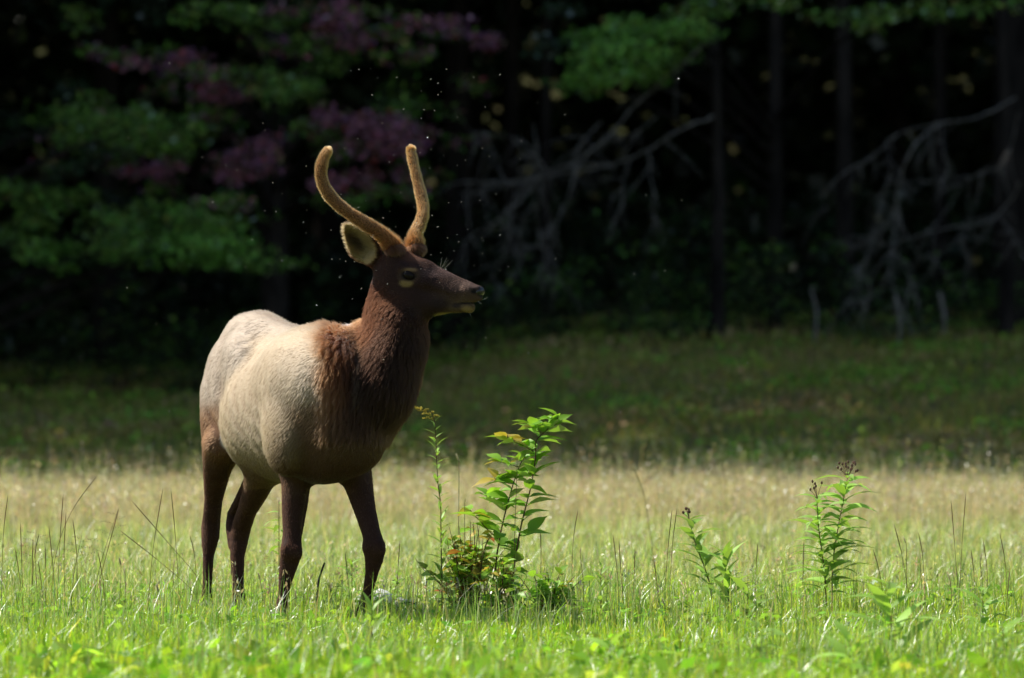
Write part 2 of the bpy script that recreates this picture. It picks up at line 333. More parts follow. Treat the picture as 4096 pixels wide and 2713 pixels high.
# right fore leg
chain([EP(297,462,-.33),EP(295,484,-.36),EP(292.5,510,-.39),EP(292,532,-.42),EP(291.5,549,-.44),EP(289.7,560,-.43),EP(286,577,-.43),EP(283.5,595,-.44),EP(281.5,606,-.45),EP(279.7,615,-.47),EP(279,623,-.50)],[.085,.062,.049,.042,.048,.045,.034,.024,.028,.026,.032],.05,(TAN,LEG))
# left fore leg
chain([EP(353,462,-.36),EP(358.5,485,-.42),EP(365.5,512,-.48),EP(371,532,-.53),EP(374.3,545,-.55),EP(374.2,558,-.55),EP(372.0,572,-.54),EP(368.6,588,-.53),EP(365.5,602,-.52),EP(361.5,612,-.53),EP(355,620,-.55)],[.080,.064,.049,.042,.047,.043,.031,.024,.028,.026,.032],.05,(CHEST,LEG))
for (u,v,d,r) in ((288,551,-.46,.030),(296,553,-.47,.028),(369,547,-.57,.030),(379,549,-.58,.030)):     # knees
    ell(EP(u,v,d),(r,r,r*1.4),None,.02,LEG)
chain([EP(302,470,-.30),EP(304,500,-.33),EP(298,540,-.38)],[.035,.022,.015],.03,(LEG,)); chain([EP(348,470,-.30),EP(356,500,-.36),EP(366,536,-.46)],[.035,.022,.015],.03,(LEG,))
# neck
HD=np.array((.93,-.36,0.)); HD/=np.linalg.norm(HD)          # head yaw
AN=(np.array((.35,.94,0.)),.82)
chain([EP(358,400,-.40),EP(382,365,-.52),EP(393.5,335,-.58),EP(396,305,-.61),EP(397,284,-.62)],[.20,.165,.136,.110,.094],.11,(RUST,NECK,NECK,NECK),AN)
chain([EP(366,400,-.56),EP(386,383,-.66),EP(400,350,-.68),EP(406,322,-.68),EP(410,305,-.66)],[.16,.130,.100,.080,.06],.12,(MANE,MANE,MANE,NECK))
chain([EP(351,358,-.36),EP(378,324,-.50),EP(384,287,-.58)],[.080,.046,.048],.08,(RUST,NECK))
ell(EP(384,400,-.64),(.10,.10,.10),None,.07,MANE)
# head
def HP(u,v,t=0.,d0=-.63):
    f=(u-400)/FPX*ELKY
    lat=np.array((HD[1],-HD[0],0.))
    p=EP(u,v,d0+HD[1]/HD[0]*f); return p+lat*t
def HS(u,v,t):           # as HP, but u is where the point shows in the picture
    return HP(u-t*HD[1]*FPX/ELKY,v,t)
HR=frame(EP(480,296,0)-EP(400,262,0)+np.array((0,HD[1]*.37,0)),EU)
chain([HP(396,272),HP(420,277),HP(452,288),HP(471,292)],[.086,.070,.045,.036],.04,(FACE,FACE,MUZ))
cone(HP(398,262),HP(426,269.5),.062,.040,.03,FACE)
cone(HP(425,266.5),HP(470,287.5),.026,.022,.02,FACE)
chain([HP(398,287),HP(428,303.5),HP(445,304.5),HP(458,306.5)],[.078,.065,.044,.026],.04,(FACE,))
cone(HP(440,295),HP(470,297),.040,.028,.02,MUZ)
for t in (.017,-.017): cone(HP(468,290.5,t),HP(478,290.5,t),.028,.0235,.015,MUZ)
cone(HP(470,297),HP(478.5,297),.026,.021,.012,MUZ)
cone(HP(453,307.2),HP(470,307.4),.020,.025,.015,(.33,.22,.09))
for sg in (1,-1):
    cone(HS(402,268.0,.062*sg),HS(416,270.0,.058*sg),.020,.017,.018,FACE)   # brow
    cone(HS(426,283,.050*sg),HS(456,293,.036*sg),.012,.010,.018,FACE)
    cone(HS(404,282.5,.064*sg),HS(424,284,.052*sg),.016,.012,.018,FACE)     # cheek bone
cone(EP(392,248,-.66),EP(396,262,-.64),.036,.048,.025,NECK)
cone(EP(415,243,-.60),EP(413,258,-.60),.036,.046,.025,NECK)
for sg in (1,-1):
    ell(HS(409.2,277.0,.088*sg),(.031,.024,.022),HR,.006,(.02,.012,.01),True)
    ell(HS(473.6,291.5,.050*sg),(.019,.017,.014),HR,.006,(.01,.008,.008),True)
    ell(HS(436.8,279.4,.062*sg),(.020,.014,.005),frame(HR[0]+EU*.3,EU),.006,(.015,.009,.007),True)
ell(HP(476,303.2),(.085,.07,.0018),frame(HP(484,302.6)-HP(452,303.9),EU),.006,(.012,.008,.007),True)
# ears
def ear(base,tip,face,wid,col):
    ax=tip-base; L=np.linalg.norm(ax); ax=ax/L; face=face-ax*(face@ax); face=face/np.linalg.norm(face)
    R=np.stack((ax,np.cross(face,ax),face)); c=base+ax*L*.52
    PR.append(('r',c,np.array((L*.52,wid,.036)),R,c+R[2]*.020+ax*.006,.012,col,np.array((L*.47,wid*.82,.038)),1.))
    cone(base-ax*.04,base+ax*.012,.042,.036,.02,col)
ear(EP(377,262,-.60),EP(346,225,-.63),np.array((-.22,-.95,-.25)),.068,NECK)
ear(EP(402,254,-.50),EP(391,243,-.34),np.array((.75,-.6,0)),.05,NECK)

def eval_prim(p,X):
    typ=p[0]
    if typ=='c':
        a,b,ra,rb,an=p[1],p[2],p[3],p[4],p[7]
        ab=b-a; t=np.clip(((X-a)@ab)/(ab@ab),0,1).astype(np.float32)
        q=X-(a+t[...,None]*ab)
        if an is not None:
            dr,f=an; dr=dr/np.linalg.norm(dr); c=(q@dr)*(1/f-1); q=q+c[...,None]*dr
        return np.sqrt((q*q).sum(-1))-(ra+(rb-ra)*t)
    if typ=='k':
        return np.min([eval_prim(('c',p[1][i],p[1][i+1],p[2][i],p[2][i+1],0,None,p[7],1.),X) for i in range(len(p[1])-1)],0)
    def el(c,r,R,tp=0):
        q=((X-c)@R.T)/r
        if tp: q=np.stack((q[...,0],q[...,1]*(1+tp*np.clip(q[...,0],-.1,1)),q[...,2]),-1)
        q=q; k0=np.sqrt((q*q).sum(-1)); q2=q/r; k1=np.sqrt((q2*q2).sum(-1))+1e-6
        return k0*(k0-1)/k1
    if typ in 'es': return el(p[1],p[2],p[3])
    if typ=='r':
        d=el(p[1],p[2],p[3],.55); d2=el(p[4],p[7],p[3],.55); return np.maximum(d,-d2)
def prim_box(p,m):
    if p[0]=='c':
        f=1.3; lo=np.minimum(p[1]-p[3]*f,p[2]-p[4]*f); hi=np.maximum(p[1]+p[3]*f,p[2]+p[4]*f)
    elif p[0]=='k':
        A=np.array(p[1]); r=np.array(p[2])[:,None]*1.3; lo=(A-r).min(0); hi=(A+r).max(0)
    else:
        r=np.max(p[2]); lo=p[1]-r; hi=p[1]+r
    return lo-m,hi+m
def build_field(h):
    los,his=zip(*[prim_box(p,.03) for p in PR]); lo=np.min(los,0); hi=np.max(his,0)
    n=np.ceil((hi-lo)/h).astype(int)+1
    F=np.full(n,.2,np.float32)
    ax=[(lo[i]+np.arange(n[i])*h).astype(np.float32) for i in range(3)]
    for ps in (False,True):
        for p in PR:
            if (p[0]=='s')!=ps: continue
            a,b=prim_box(p,p[5]+.03); i0=np.clip(((a-lo)/h).astype(int),0,n-1); i1=np.clip(((b-lo)/h).astype(int)+2,1,n)
            sl=tuple(slice(i0[i],i1[i]) for i in range(3))
            G=np.stack(np.meshgrid(*[ax[i][sl[i]] for i in range(3)],indexing='ij'),-1)
            d=eval_prim(p,G.astype(np.float32)).astype(np.float32); k=p[5]; f=F[sl]
            if ps:
                e=-d; hh=np.maximum(k-np.abs(f-e),0)/k; F[sl]=np.maximum(f,e)+hh*hh*k*.25
            else:
                hh=np.maximum(k-np.abs(f-d),0)/k; F[sl]=np.minimum(f,d)-hh*hh*k*.25
    return F,lo,h
def surface_nets(F,lo,h):
    n=F.shape; ins=F<0
    c=np.zeros(tuple(k-1 for k in n),np.uint8)
    for dx in (0,1):
        for dy in (0,1):
            for dz in (0,1): c+=ins[dx:n[0]-1+dx,dy:n[1]-1+dy,dz:n[2]-1+dz]
    act=np.argwhere((c>0)&(c<8)); idx=-np.ones(c.shape,np.int32); idx[tuple(act.T)]=np.arange(len(act))
    acc=np.zeros((len(act),3)); cnt=np.zeros(len(act))
    cor=[(x,y,z) for x in (0,1) for y in (0,1) for z in (0,1)]
    V=[F[act[:,0]+x,act[:,1]+y,act[:,2]+z] for x,y,z in cor]
    for i in range(8):
        for j in range(i+1,8):
            df=np.abs(np.subtract(cor[i],cor[j]))
            if df.sum()!=1: continue
            m=(V[i]<0)!=(V[j]<0); t=V[i]/np.where(m,V[i]-V[j],1)
            p=np.array(cor[i])+t[:,None]*(np.array(cor[j])-np.array(cor[i]))
            acc[m]+=p[m]; cnt[m]+=1
    verts=lo+(act+acc/cnt[:,None])*h
    quads=[]
    for a in range(3):
        b,cx=(a+1)%3,(a+2)%3
        s0=[slice(1,n[i]-1) for i in range(3)]; s1=list(s0); s0[a]=slice(0,n[a]-1); s1[a]=slice(1,n[a])
        A=ins[tuple(s0)]; B=ins[tuple(s1)]
        for flip in (0,1):
            e=np.argwhere(A&~B if not flip else ~A&B)
            off=[1,1,1]; off[a]=0; e=e+off
            def at(db,dc):
                q=e.copy(); q[:,b]-=db; q[:,cx]-=dc; return idx[tuple(q.T)]
            Q=np.stack((at(0,0),at(1,0),at(1,1),at(0,1)),1)
            quads.append(Q if not flip else Q[:,::-1])
    Q=np.concatenate(quads); return verts,Q[(Q>=0).all(1)]
def smooth_mesh(V,Q,it=2,lam=.5):
    e=np.concatenate([Q[:,[i,(i+1)%4]] for i in range(4)]); 
    for _ in range(it):
        S=np.zeros_like(V); C=np.zeros(len(V)); np.add.at(S,e[:,0],V[e[:,1]]); np.add.at(C,e[:,0],1)
        np.add.at(S,e[:,1],V[e[:,0]]); np.add.at(C,e[:,1],1)
        V=V+lam*(S/C[:,None]-V)
    return V
# ================================================================ elk: mesh, coat, antlers, eyes, hooves
ELK = empty('elk', (-1.05, 26.5, 0)); ELK_INV = Matrix.Translation((1.05, -26.5, 0)); EOFF = np.array((-1.05, 26.5, 0))
tag(ELK, 'young bull elk with velvet spike antlers, pale body and dark brown neck', 'elk')
F_, lo_, h_ = build_field(.0072)
EV, EQ = surface_nets(F_, lo_, h_); EV = smooth_mesh(EV, EQ, 3, .45); del F_
_q = EV-EC; _s = _q@EH; _t = _q@ER; _z = EV[:, 2]           # ribs, folds of skin
fn = np.cross(EV[EQ[:, 2]]-EV[EQ[:, 0]], EV[EQ[:, 3]]-EV[EQ[:, 1]]); EN = np.zeros_like(EV)
for k in range(4): np.add.at(EN, EQ[:, k], fn)
EN /= np.linalg.norm(EN, axis=1)[:, None]+1e-12
_m = sstep(-.45, -.25, _s)*sstep(.30, .12, _s)*sstep(.74, .86, _z)*sstep(1.22, 1.05, _z)
_d = .0005*_m*np.sin((_s+.25*(_z-1)+.02*np.sin(_z*17))*2*math.pi/.085)
_f = sstep(-.62, -.5, _s)*sstep(.62, .45, _s)*sstep(.72, .8, _z)*(_z < 1.4)
_d += .0022*_f*np.sin(_s*47+9*np.sin(_z*6+1)+4*_z)*np.sin(_z*23-_s*14+2*np.sin(_s*11))
EV = EV+EN*_d[:, None]
fn = np.cross(EV[EQ[:, 2]]-EV[EQ[:, 0]], EV[EQ[:, 3]]-EV[EQ[:, 1]])
EN = np.zeros_like(EV)
for k in range(4): np.add.at(EN, EQ[:, k], fn)
EN /= np.linalg.norm(EN, axis=1)[:, None]+1e-12
def coat_colour(V, Nn):
    WN = np.zeros(len(V)); W = np.zeros(len(V)); C = np.zeros((len(V), 3)); X = V.astype(np.float32)
    def acc(d, col, sig):
        nonlocal W, C, WN
        w_ = np.exp(-np.maximum(d, -.03)/sig); W = W+w_; C = C+w_[:, None]*np.array(col); WN = WN+w_*(col in (NECK, MANE, FACE, MUZ))
    for p in PR:
        if p[0] == 's': continue
        if p[0] == 'k':
            for i in range(len(p[1])-1):
                acc(eval_prim(('c', p[1][i], p[1][i+1], p[2][i], p[2][i+1], 0, None, p[7], 1.), X), p[3][min(i, len(p[3])-1)], .014)
        else: acc(eval_prim(p, X), p[6], .014)
    C = C/W[:, None]; C0 = C; fN = sstep(.30, .75, WN/W)
    q = V-EC; s = q@EH; t = q@ER; z = V[:, 2]
    head = sstep(1.42, 1.50, z)*(s > .3)
    # mane edge, belly, flanks
    mq = s-.40-2.3*np.maximum(t+.05, 0)-.3*np.maximum(-.05-t, 0); wb = (z > .80)&(z < 1.42)
    m = sstep(-.11, .17, mq+.03*np.sin(z*40)+.02*np.sin(z*97))*sstep(.70, 1.08, z)*(1-head); mc = lerp(np.array(RUST), np.array(NECK), sstep(.08, .52, mq+.22*(1.2-z))[:, None])
    C = lerp(C, mc, m[:, None])
    C = lerp(C, C0, fN[:, None])
    body = (s > -.62)&(s < .6)&(z > .6)&(z < 1.05)
    low = sstep(.85, .66, z)*body; C = lerp(C, np.array((.075, .040, .018)), .85*low[:, None])
    front = sstep(.38, .66, s)*sstep(1.1, .78, z)*(z > .6); C = lerp(C, np.array((.045, .023, .011)), .8*front[:, None])
    leg = sstep(.80, .66, z)*((np.abs(s) > .30)); C = lerp(C, np.array(LEG), leg[:, None]*.8)
    fr2 = sstep(.1, .6, Nn@EH)*sstep(.30, .60, mq)*(z > .9)*(1-head); C = lerp(C, np.array(MANE), .85*fr2[:, None])
    # hind quarters: pale rump over rusty thigh
    r = sstep(-.30, -.5, s)
    C = lerp(C, np.array(RUMP), (r*sstep(.97, 1.05, z))[:, None]*.9)
    C = lerp(C, np.array(THIGH), (r*sstep(1.02, .93, z)*sstep(.70, .80, z))[:, None]*.75)
    def spot(c, rad, col, a=1.):
        nonlocal C
        d = np.linalg.norm((V-c)/rad, axis=1); C = lerp(C, np.array(col), (a*sstep(1.15, .55, d))[:, None])
    spot(EP(229, 441, .30), .055, (.72, .68, .62), .9)
    spot(EP(352, 335, -.45), .06, (.40, .36, .33), .6)
    # face
    for sg in (1, -1):
        spot(HS(409.5, 275.5, .07*sg), np.array((.052, .055, .038)), (.12, .064, .030), .85)
        spot(HS(407, 283.5, .07*sg), np.array((.035, .06, .020)), (.23, .145, .045), .85)
        spot(HS(409.5, 275.6, .075*sg), np.array((.050, .055, .030)), (.010, .007, .006), 1)
        spot(HS(411.5, 270.2, .066*sg), np.array((.036, .05, .010)), (.22, .13, .06), .85)
        spot(HS(437, 279.3, .05*sg), np.array((.022, .03, .006)), (.012, .008, .007), .8)
        spot(HS(474, 291.6, .045*sg), np.array((.020, .026, .015)), (.006, .005, .005), 1)
    spot(HP(440, 273), np.array((.16, .08, .032)), (.055, .030, .025), .8)
    spot(HP(412, 258), np.array((.07, .08, .04)), (.075, .030, .016), .7)
    spot(HP(467, 303.3), np.array((.065, .08, .006)), (.008, .005, .004), .95)
    spot(HP(440, 304), np.array((.06, .12, .028)), (.016, .008, .006), .7)
    spot(HP(482, 291.5), np.array((.028, .05, .034)), (.014, .012, .012), 1)
    spot(HP(468, 309), np.array((.036, .05, .018)), (.21, .135, .045), .9)
    spot(HP(456.5, 305.5), np.array((.026, .07, .016)), (.02, .012, .01), .9)
    spot(HP(445, 314.5), np.array((.05, .06, .012)), (.25, .17, .06), .8)
    # ear: pale inside, dark centre
    for p in PR:
        if p[0] == 'r':
            R = p[3]; qq = (V-p[1])@R.T; ins = (np.linalg.norm(((V-p[4])@R.T)/(p[7]*1.12), axis=1) < 1)&((Nn@R[2]) > -.2)
            a = qq[:, 0]/p[2][0]; b = qq[:, 1]/p[2][1]
            ci = lerp(np.array((.20, .14, .06)), np.array((.025, .016, .01)), (sstep(.62, .12, np.hypot(a*.8-.05, b*1.1-.15))*.9)[:, None])
            ci = lerp(ci, np.array((.27, .20, .095)), (sstep(-.25, -.7, a))[:, None])
            C = np.where(ins[:, None], ci, C)
    return C, fN
EColour, ENeck = coat_colour(EV, EN)
# fine mottling of the hide
mot = (np.sin(EV[:, 0]*61+3*np.sin(EV[:, 2]*37))*np.sin(EV[:, 2]*53+2*np.sin(EV[:, 1]*41))); EColour = EColour*(1+.06*mot)[:, None]
def hide_mat():
    m, n, o = newmat('elk_hide'); L = n.links.new
    a = N(n, 'ShaderNodeAttribute', attribute_name='col'); b = N(n, 'ShaderNodeBsdfPrincipled'); b.inputs['Roughness'].default_value = .75; b.inputs['Specular IOR Level'].default_value = .15
    tc = N(n, 'ShaderNodeTexCoord'); nz = N(n, 'ShaderNodeTexNoise'); nz.inputs['Scale'].default_value = 70; nz.inputs['Detail'].default_value = 5
    L(tc.outputs['Object'], nz.inputs['Vector']); bp = N(n, 'ShaderNodeBump'); bp.inputs['Strength'].default_value = .12; bp.inputs['Distance'].default_value = .004
    L(nz.outputs[0], bp.inputs['Height']); L(bp.outputs[0], b.inputs['Normal']); L(a.outputs['Color'], b.inputs['Base Color']); L(b.outputs[0], o.inputs[0]); return m
def hair_mat(name, rough=.75):
    m, n, o = newmat(name); L = n.links.new
    a = N(n, 'ShaderNodeAttribute', attribute_name='col')
    d = N(n, 'ShaderNodeBsdfDiffuse'); t = N(n, 'ShaderNodeBsdfTranslucent'); L(a.outputs['Color'], d.inputs[0]); L(a.outputs['Color'], t.inputs[0])
    hb = N(n, 'ShaderNodeBsdfHairPrincipled', parametrization='COLOR', model='CHIANG'); L(a.outputs['Color'], hb.inputs['Color']); hb.inputs['Roughness'].default_value = rough; hb.inputs['Radial Roughness'].default_value = .8; hb.inputs['IOR'].default_value = 1.18
    L(hb.outputs[0], o.inputs[0]); return m
M['hide'] = hide_mat(); M['hair'] = hair_mat('elk_hair'); M['velvet'] = hair_mat('antler_velvet', .5)
body = link('body', np_mesh('elk_body', EV-EOFF, EQ, EColour, True), M['hide'], ELK)
def hair_obj(name, root, nrm, flow, length, rad, col, lift, mat, parent, curl=.13):
    n = len(root); k = 4
    fl = flow-nrm*(flow*nrm).sum(1)[:, None]; fl /= np.linalg.norm(fl, axis=1)[:, None]+1e-9
    jit = RNG.normal(0, 1, (n, 3))*np.broadcast_to(np.asarray(curl), (n,))[:, None]; d0 = nrm*lift[:, None]+fl*(1-lift[:, None])+jit*.5; d0 /= np.linalg.norm(d0, axis=1)[:, None]
    d1 = nrm*(lift*.45)[:, None]+fl+jit; d1 /= np.linalg.norm(d1, axis=1)[:, None]
    P = np.empty((n, k, 3), np.float32)
    for i in range(k):
        t = i/(k-1); P[:, i] = root-nrm*.001+(d0*(t*(1-.5*t))+d1*(.5*t*t))*length[:, None]
    cu = bpy.data.hair_curves.new(name); cu.add_curves([k]*n)
    cu.attributes['position'].data.foreach_set('vector', (P-EOFF).astype(np.float32).ravel())
    ra = cu.attributes.get('radius') or cu.attributes.new('radius', 'FLOAT', 'POINT')
    ra.data.foreach_set('value', (np.repeat(rad, k).reshape(n, k)*np.array((1, .9, .65, .2))).astype(np.float32).ravel())
    ca = cu.attributes.new('col', 'FLOAT_COLOR', 'CURVE'); c = np.ones((n, 4), np.float32); c[:, :3] = col; ca.data.foreach_set('color', c.ravel())
    cu.materials.append(mat); o = bpy.data.objects.new(name, cu); COL.objects.link(o); o.parent = parent; tag(o, None, None, None, 'stuff'); return o
# roots spread over the skin
NH = 330000
A1 = np.linalg.norm(fn, axis=1)*.5
ctr = EV[EQ].mean(1); hd = sstep(1.40, 1.5, ctr[:, 2]); wgt = A1*(1+1.5*hd)*(ctr[:, 2] > .04)*np.where((EN[EQ[:, 0]][:, 1] < .45), 1, .35)
f = RNG.choice(len(EQ), NH, p=wgt/wgt.sum()); b1 = RNG.uniform(0, 1, (NH, 2)); qv = EQ[f]
bw = np.stack(((1-b1[:, 0])*(1-b1[:, 1]), b1[:, 0]*(1-b1[:, 1]), b1[:, 0]*b1[:, 1], (1-b1[:, 0])*b1[:, 1]), 1)
root = (EV[qv]*bw[..., None]).sum(1); nr = (EN[qv]*bw[..., None]).sum(1); nr /= np.linalg.norm(nr, axis=1)[:, None]+1e-9; hc = (EColour[qv]*bw[..., None]).sum(1)
q = root-EC; s = q@EH; t = q@ER; z = root[:, 2]
hm = sstep(1.40, 1.56, z+.5*np.clip(root[:, 0]+.55, -.2, .4))*(s > .35)
legm = sstep(.68, .58, z); neck = np.maximum((ENeck[qv]*bw).sum(1)*(z > .9), sstep(-.02, .12, s-.40-2.3*np.maximum(t+.05, 0)-.3*np.maximum(-.05-t, 0))*(z > .85))*(1-hm)
flow = -EH*.8+np.array((0, 0, -.75))
flow = lerp(flow, np.array((-.25, .15, -1.)), neck[:, None]); flow = lerp(flow, -HR[0]+np.array((0, 0, -.35)), hm[:, None]); flow = lerp(flow, np.array((0, 0, -1.)), legm[:, None])
top = sstep(.5, .9, nr[:, 2])
ln = .022+.004*top; ln = lerp(ln, .027, neck); ln = lerp(ln, .050, neck*sstep(.2, .6, (nr@EH)+.3)*sstep(1.4, 1.2, z)); ln = lerp(ln, .009, hm); ln = lerp(ln, .010, legm)
ln = ln*(.6+.8*RNG.uniform(0, 1, NH))
muz = (np.linalg.norm(root-HP(480, 293), axis=1) < .055); ln = np.where(muz, .003, ln)
eyed = np.minimum(np.linalg.norm(root-HS(409.4, 275.3, .07), axis=1), np.linalg.norm(root-HS(409.4, 275.3, -.07), axis=1)); keep = eyed > .033
ridge = sstep(.55, .9, nr[:, 2])*(z > 1.2)*(1-hm); nape = neck*sstep(.1, .7, -nr[:, 0]+.2)*(z > 1.25); ln = ln*(1+.25*ridge*(s > .2)+.3*nape); lift = .10+.16*neck+.24*ridge+.10*nape; lift = lerp(lift, .15, legm)
tuft = np.sin(root[:, 0]*190+2*np.sin(root[:, 2]*120))*np.sin(root[:, 2]*160+2*np.sin(root[:, 1]*140))
hc = hc*(1+(.12+.10*neck[:, None])*RNG.standard_normal((NH, 1))+.02*tuft[:, None]).clip(.4, 1.7)
flow = flow+.0*tuft[:, None]
earm = np.zeros(NH)
for p in PR:
    if p[0] == 'r': earm = np.maximum(earm, sstep(1.35, 1.05, np.linalg.norm(((root-p[1])@p[3].T)/np.array((p[2][0], p[2][1], .06)), axis=1)))
ln = ln*(1+1.0*earm); lift = lerp(lift, .42, earm)
ci = np.floor(root/.030+.35*np.sin(root[:, [1, 2, 0]]*53)+.35*np.sin(root[:, [2, 0, 1]]*91)); hs_ = np.modf(np.abs(np.sin(ci@np.array(((12.9, 39.3, 73.1), (78.2, 11.1, 52.7), (37.7, 94.6, 23.5))))*43758.5))[0]; cvec = (ci+.2+.6*hs_)*.030-root; cvec = cvec.clip(-.03, .03); flow = flow/np.linalg.norm(flow, axis=1)[:, None]+cvec*(11*np.clip(neck, 0, 1)+0*(1-neck)*(1-hm)*(1-legm))[:, None]
hair_obj('coat', root[keep], nr[keep], flow[keep], ln[keep], np.where(neck > .4, .00075, .00062)[keep], (hc*.9).clip(0, .92)[keep], lift[keep], M['hair'], ELK, np.where(neck > .4, .13, .10)[keep])
# antlers in velvet
M['antler'] = solid_mat('velvet_skin', (.09, .036, .014), (.13, .055, .02), 40, .8, .2, .15)
def antler(pts, rad):
    P = smooth_path(pts, 6); R = np.interp(np.linspace(0, 1, len(P)), np.linspace(0, 1, len(rad)), rad); R *= .93; R *= 1+.05*np.sin(np.linspace(0, 23, len(P)))+.03*np.sin(np.linspace(2, 61, len(P))); R[-1] *= .8
    o = MB().tube(P-EOFF, R*.93, 14).build('antler', M['antler'], ELK)
    n = 19000; u = RNG.uniform(0, 1, n)*(len(P)-1.001); i = u.astype(int); fr = (u-i)[:, None]; c = P[i]*(1-fr)+P[i+1]*fr; T = P[i+1]-P[i]; T /= np.linalg.norm(T, axis=1)[:, None]
    v = RNG.normal(0, 1, (n, 3)); v -= T*(v*T).sum(1)[:, None]; v /= np.linalg.norm(v, axis=1)[:, None]; r = (R[i]*(1-fr[:, 0])+R[i+1]*fr[:, 0])
    # rounded tip
    ne = 900; v2 = RNG.normal(0, 1, (ne, 3)); te = P[-1]-P[-2]; te /= np.linalg.norm(te); v2 += te*1.2; v2 /= np.linalg.norm(v2, axis=1)[:, None]
    rt = np.concatenate((c+v*(r*.9)[:, None], P[-1]-te*R[-1]*.3+v2*(R[-1]*.85))); nn = np.concatenate((v, v2)); T = np.concatenate((T, np.repeat(te[None], ne, 0)))
    m = len(rt); base = np.concatenate((sstep(.35, .0, u/(len(P)-1)), np.zeros(ne)))
    col = np.array((.46, .20, .075))*(1+.2*RNG.standard_normal((m, 1))).clip(.5, 1.6); col = lerp(col, np.array((.14, .06, .025)), base[:, None]*.7)
    hair_obj('velvet', rt, nn, T, (.010+.012*base)*(.5+RNG.uniform(0, 1, m)), np.full(m, .00036), col, np.full(m, .75), M['velvet'], o, .3)
    return o
antler([EP(394, 250, -.655), EP(391, 244, -.665), EP(381.6, 234, -.68), EP(370, 226.3, -.695), EP(357.4, 218.6, -.705), EP(344.6, 209.8, -.715), EP(333.2, 199.6, -.72), EP(324.6, 187.6, -.72), EP(320.8, 173.3, -.72), EP(323.3, 159, -.715), EP(328.6, 149.5, -.71)],
       [.036, .040, .036, .034, .031, .030, .0295, .030, .0295, .025, .019])
antler([EP(414.5, 250, -.605), EP(414.5, 242, -.60), EP(415.2, 234.5, -.59), EP(419.3, 225.6, -.57), EP(423, 214, -.545), EP(422.8, 203.9, -.52), EP(419.4, 188.6, -.485), EP(415, 170.7, -.45), EP(411.6, 155, -.42), EP(410.6, 147.5, -.41)],
       [.036, .038, .032, .029, .028, .027, .0255, .024, .0215, .018])
# pedicle tufts
for c0, cr in ((EP(395, 249, -.67), .043), (EP(416, 248, -.615), .041)):
    m = 3800; v = RNG.normal(0, 1, (m, 3)); v /= np.linalg.norm(v, axis=1)[:, None]; v[:, 2] *= .7
    hair_obj('pedicle_tuft', c0+v*cr*.9, v, np.repeat(np.array((.3, 0, -.6))[None], m, 0), .02*(.5+RNG.uniform(0, 1, m)), np.full(m, .0007), np.array((.06, .028, .015))*(1+.3*RNG.standard_normal((m, 1))).clip(.4, 2), np.full(m, .5), M['hair'], ELK)
M['nose'] = solid_mat('wet_nose', (.010, .009, .009), (.022, .019, .019), 60, .28, .25, .5)
np_ = MB().ball((0, 0, 0), (.020, .036, .023), 14, 9, HR).build('nose', M['nose'], ELK); np_.location = Vector(HP(479.8, 291.6)-EOFF)
# eyes, hooves, whiskers
M['eye'] = solid_mat('eye', (.008, .006, .006), (.014, .010, .008), 5, .06, 0, .07)
M['hoof'] = solid_mat('hoof', (.018, .015, .014), (.035, .028, .024), 30, .5, .2, .4)
for sg in (1, -1):
    e = MB().ball((0, 0, 0), (.030, .0245, .0215), 16, 10, HR).build('eye', M['eye'], ELK); e.location = Vector(HS(409.3, 275.2, .066*sg)-EOFF)
def hoof(p, fwd):
    f = np.array(fwd, float); f /= np.linalg.norm(f); l = np.array((-f[1], f[0], 0)); mb = MB()
    for k in (-1, 1):
        P = [p+l*.018*k+f*(-.035)+EU*.0, p+l*.020*k+f*.015, p+l*.016*k+f*.055]
        V = []
        for (a, hgt, wd) in ((-.04, .055, .017), (-.01, .065, .021), (.025, .045, .019), (.060, .014, .008)):
            c = np.array((p[0], p[1], 0))+f*a+l*.021*k
            V += [c-l*wd, c+l*wd, c+l*wd*.8+EU*hgt-f*.02, c-l*wd*.8+EU*hgt-f*.02]
        F = [(0, 1, 2, 3), (12, 15, 14, 13)]+[(i*4+j, (i+1)*4+j, (i+1)*4+(j+1) % 4, i*4+(j+1) % 4) for i in range(3) for j in range(4)]
        mb.add(np.array(V)-EOFF, F)
    return mb.build('hoof', M['hoof'], ELK, False)
for p, d in ((EP(206.5, 617, .55), EH), (EP(239.5, 620, .39), EH), (EP(279, 623, -.50), (.1, -1, 0)), (EP(355, 620, -.55), (-.35, -.9, 0))): hoof(p, d)
mb = MB()
for a, dd in ((HP(441, 268.5), (.03, -.01, .05)), (HP(443, 269.5), (.05, -.01, .045)), (HP(440, 268.2), (.01, 0, .05)), (HP(442, 269, .02), (.04, -.03, .04)), (HS(482, 300, .03), (.03, -.03, .01)), (HS(478, 301, .035), (.02, -.03, -.02)), (HP(470, 313.5), (.01, -.01, -.025))):
    a = np.array(a); mb.tube([a-EOFF, a+np.array(dd)*.5-EOFF, a+np.array(dd)*.9+np.array((0, 0, .004))-EOFF], [.0004, .0004, .0002], 3)
M['whisker'] = leaf_mat('whisker', .4, .3, .4, (.55, .52, .46), (1, 1, 1)); wk = mb.build('whisker', M['whisker'], ELK); wk['kind'] = 'stuff'
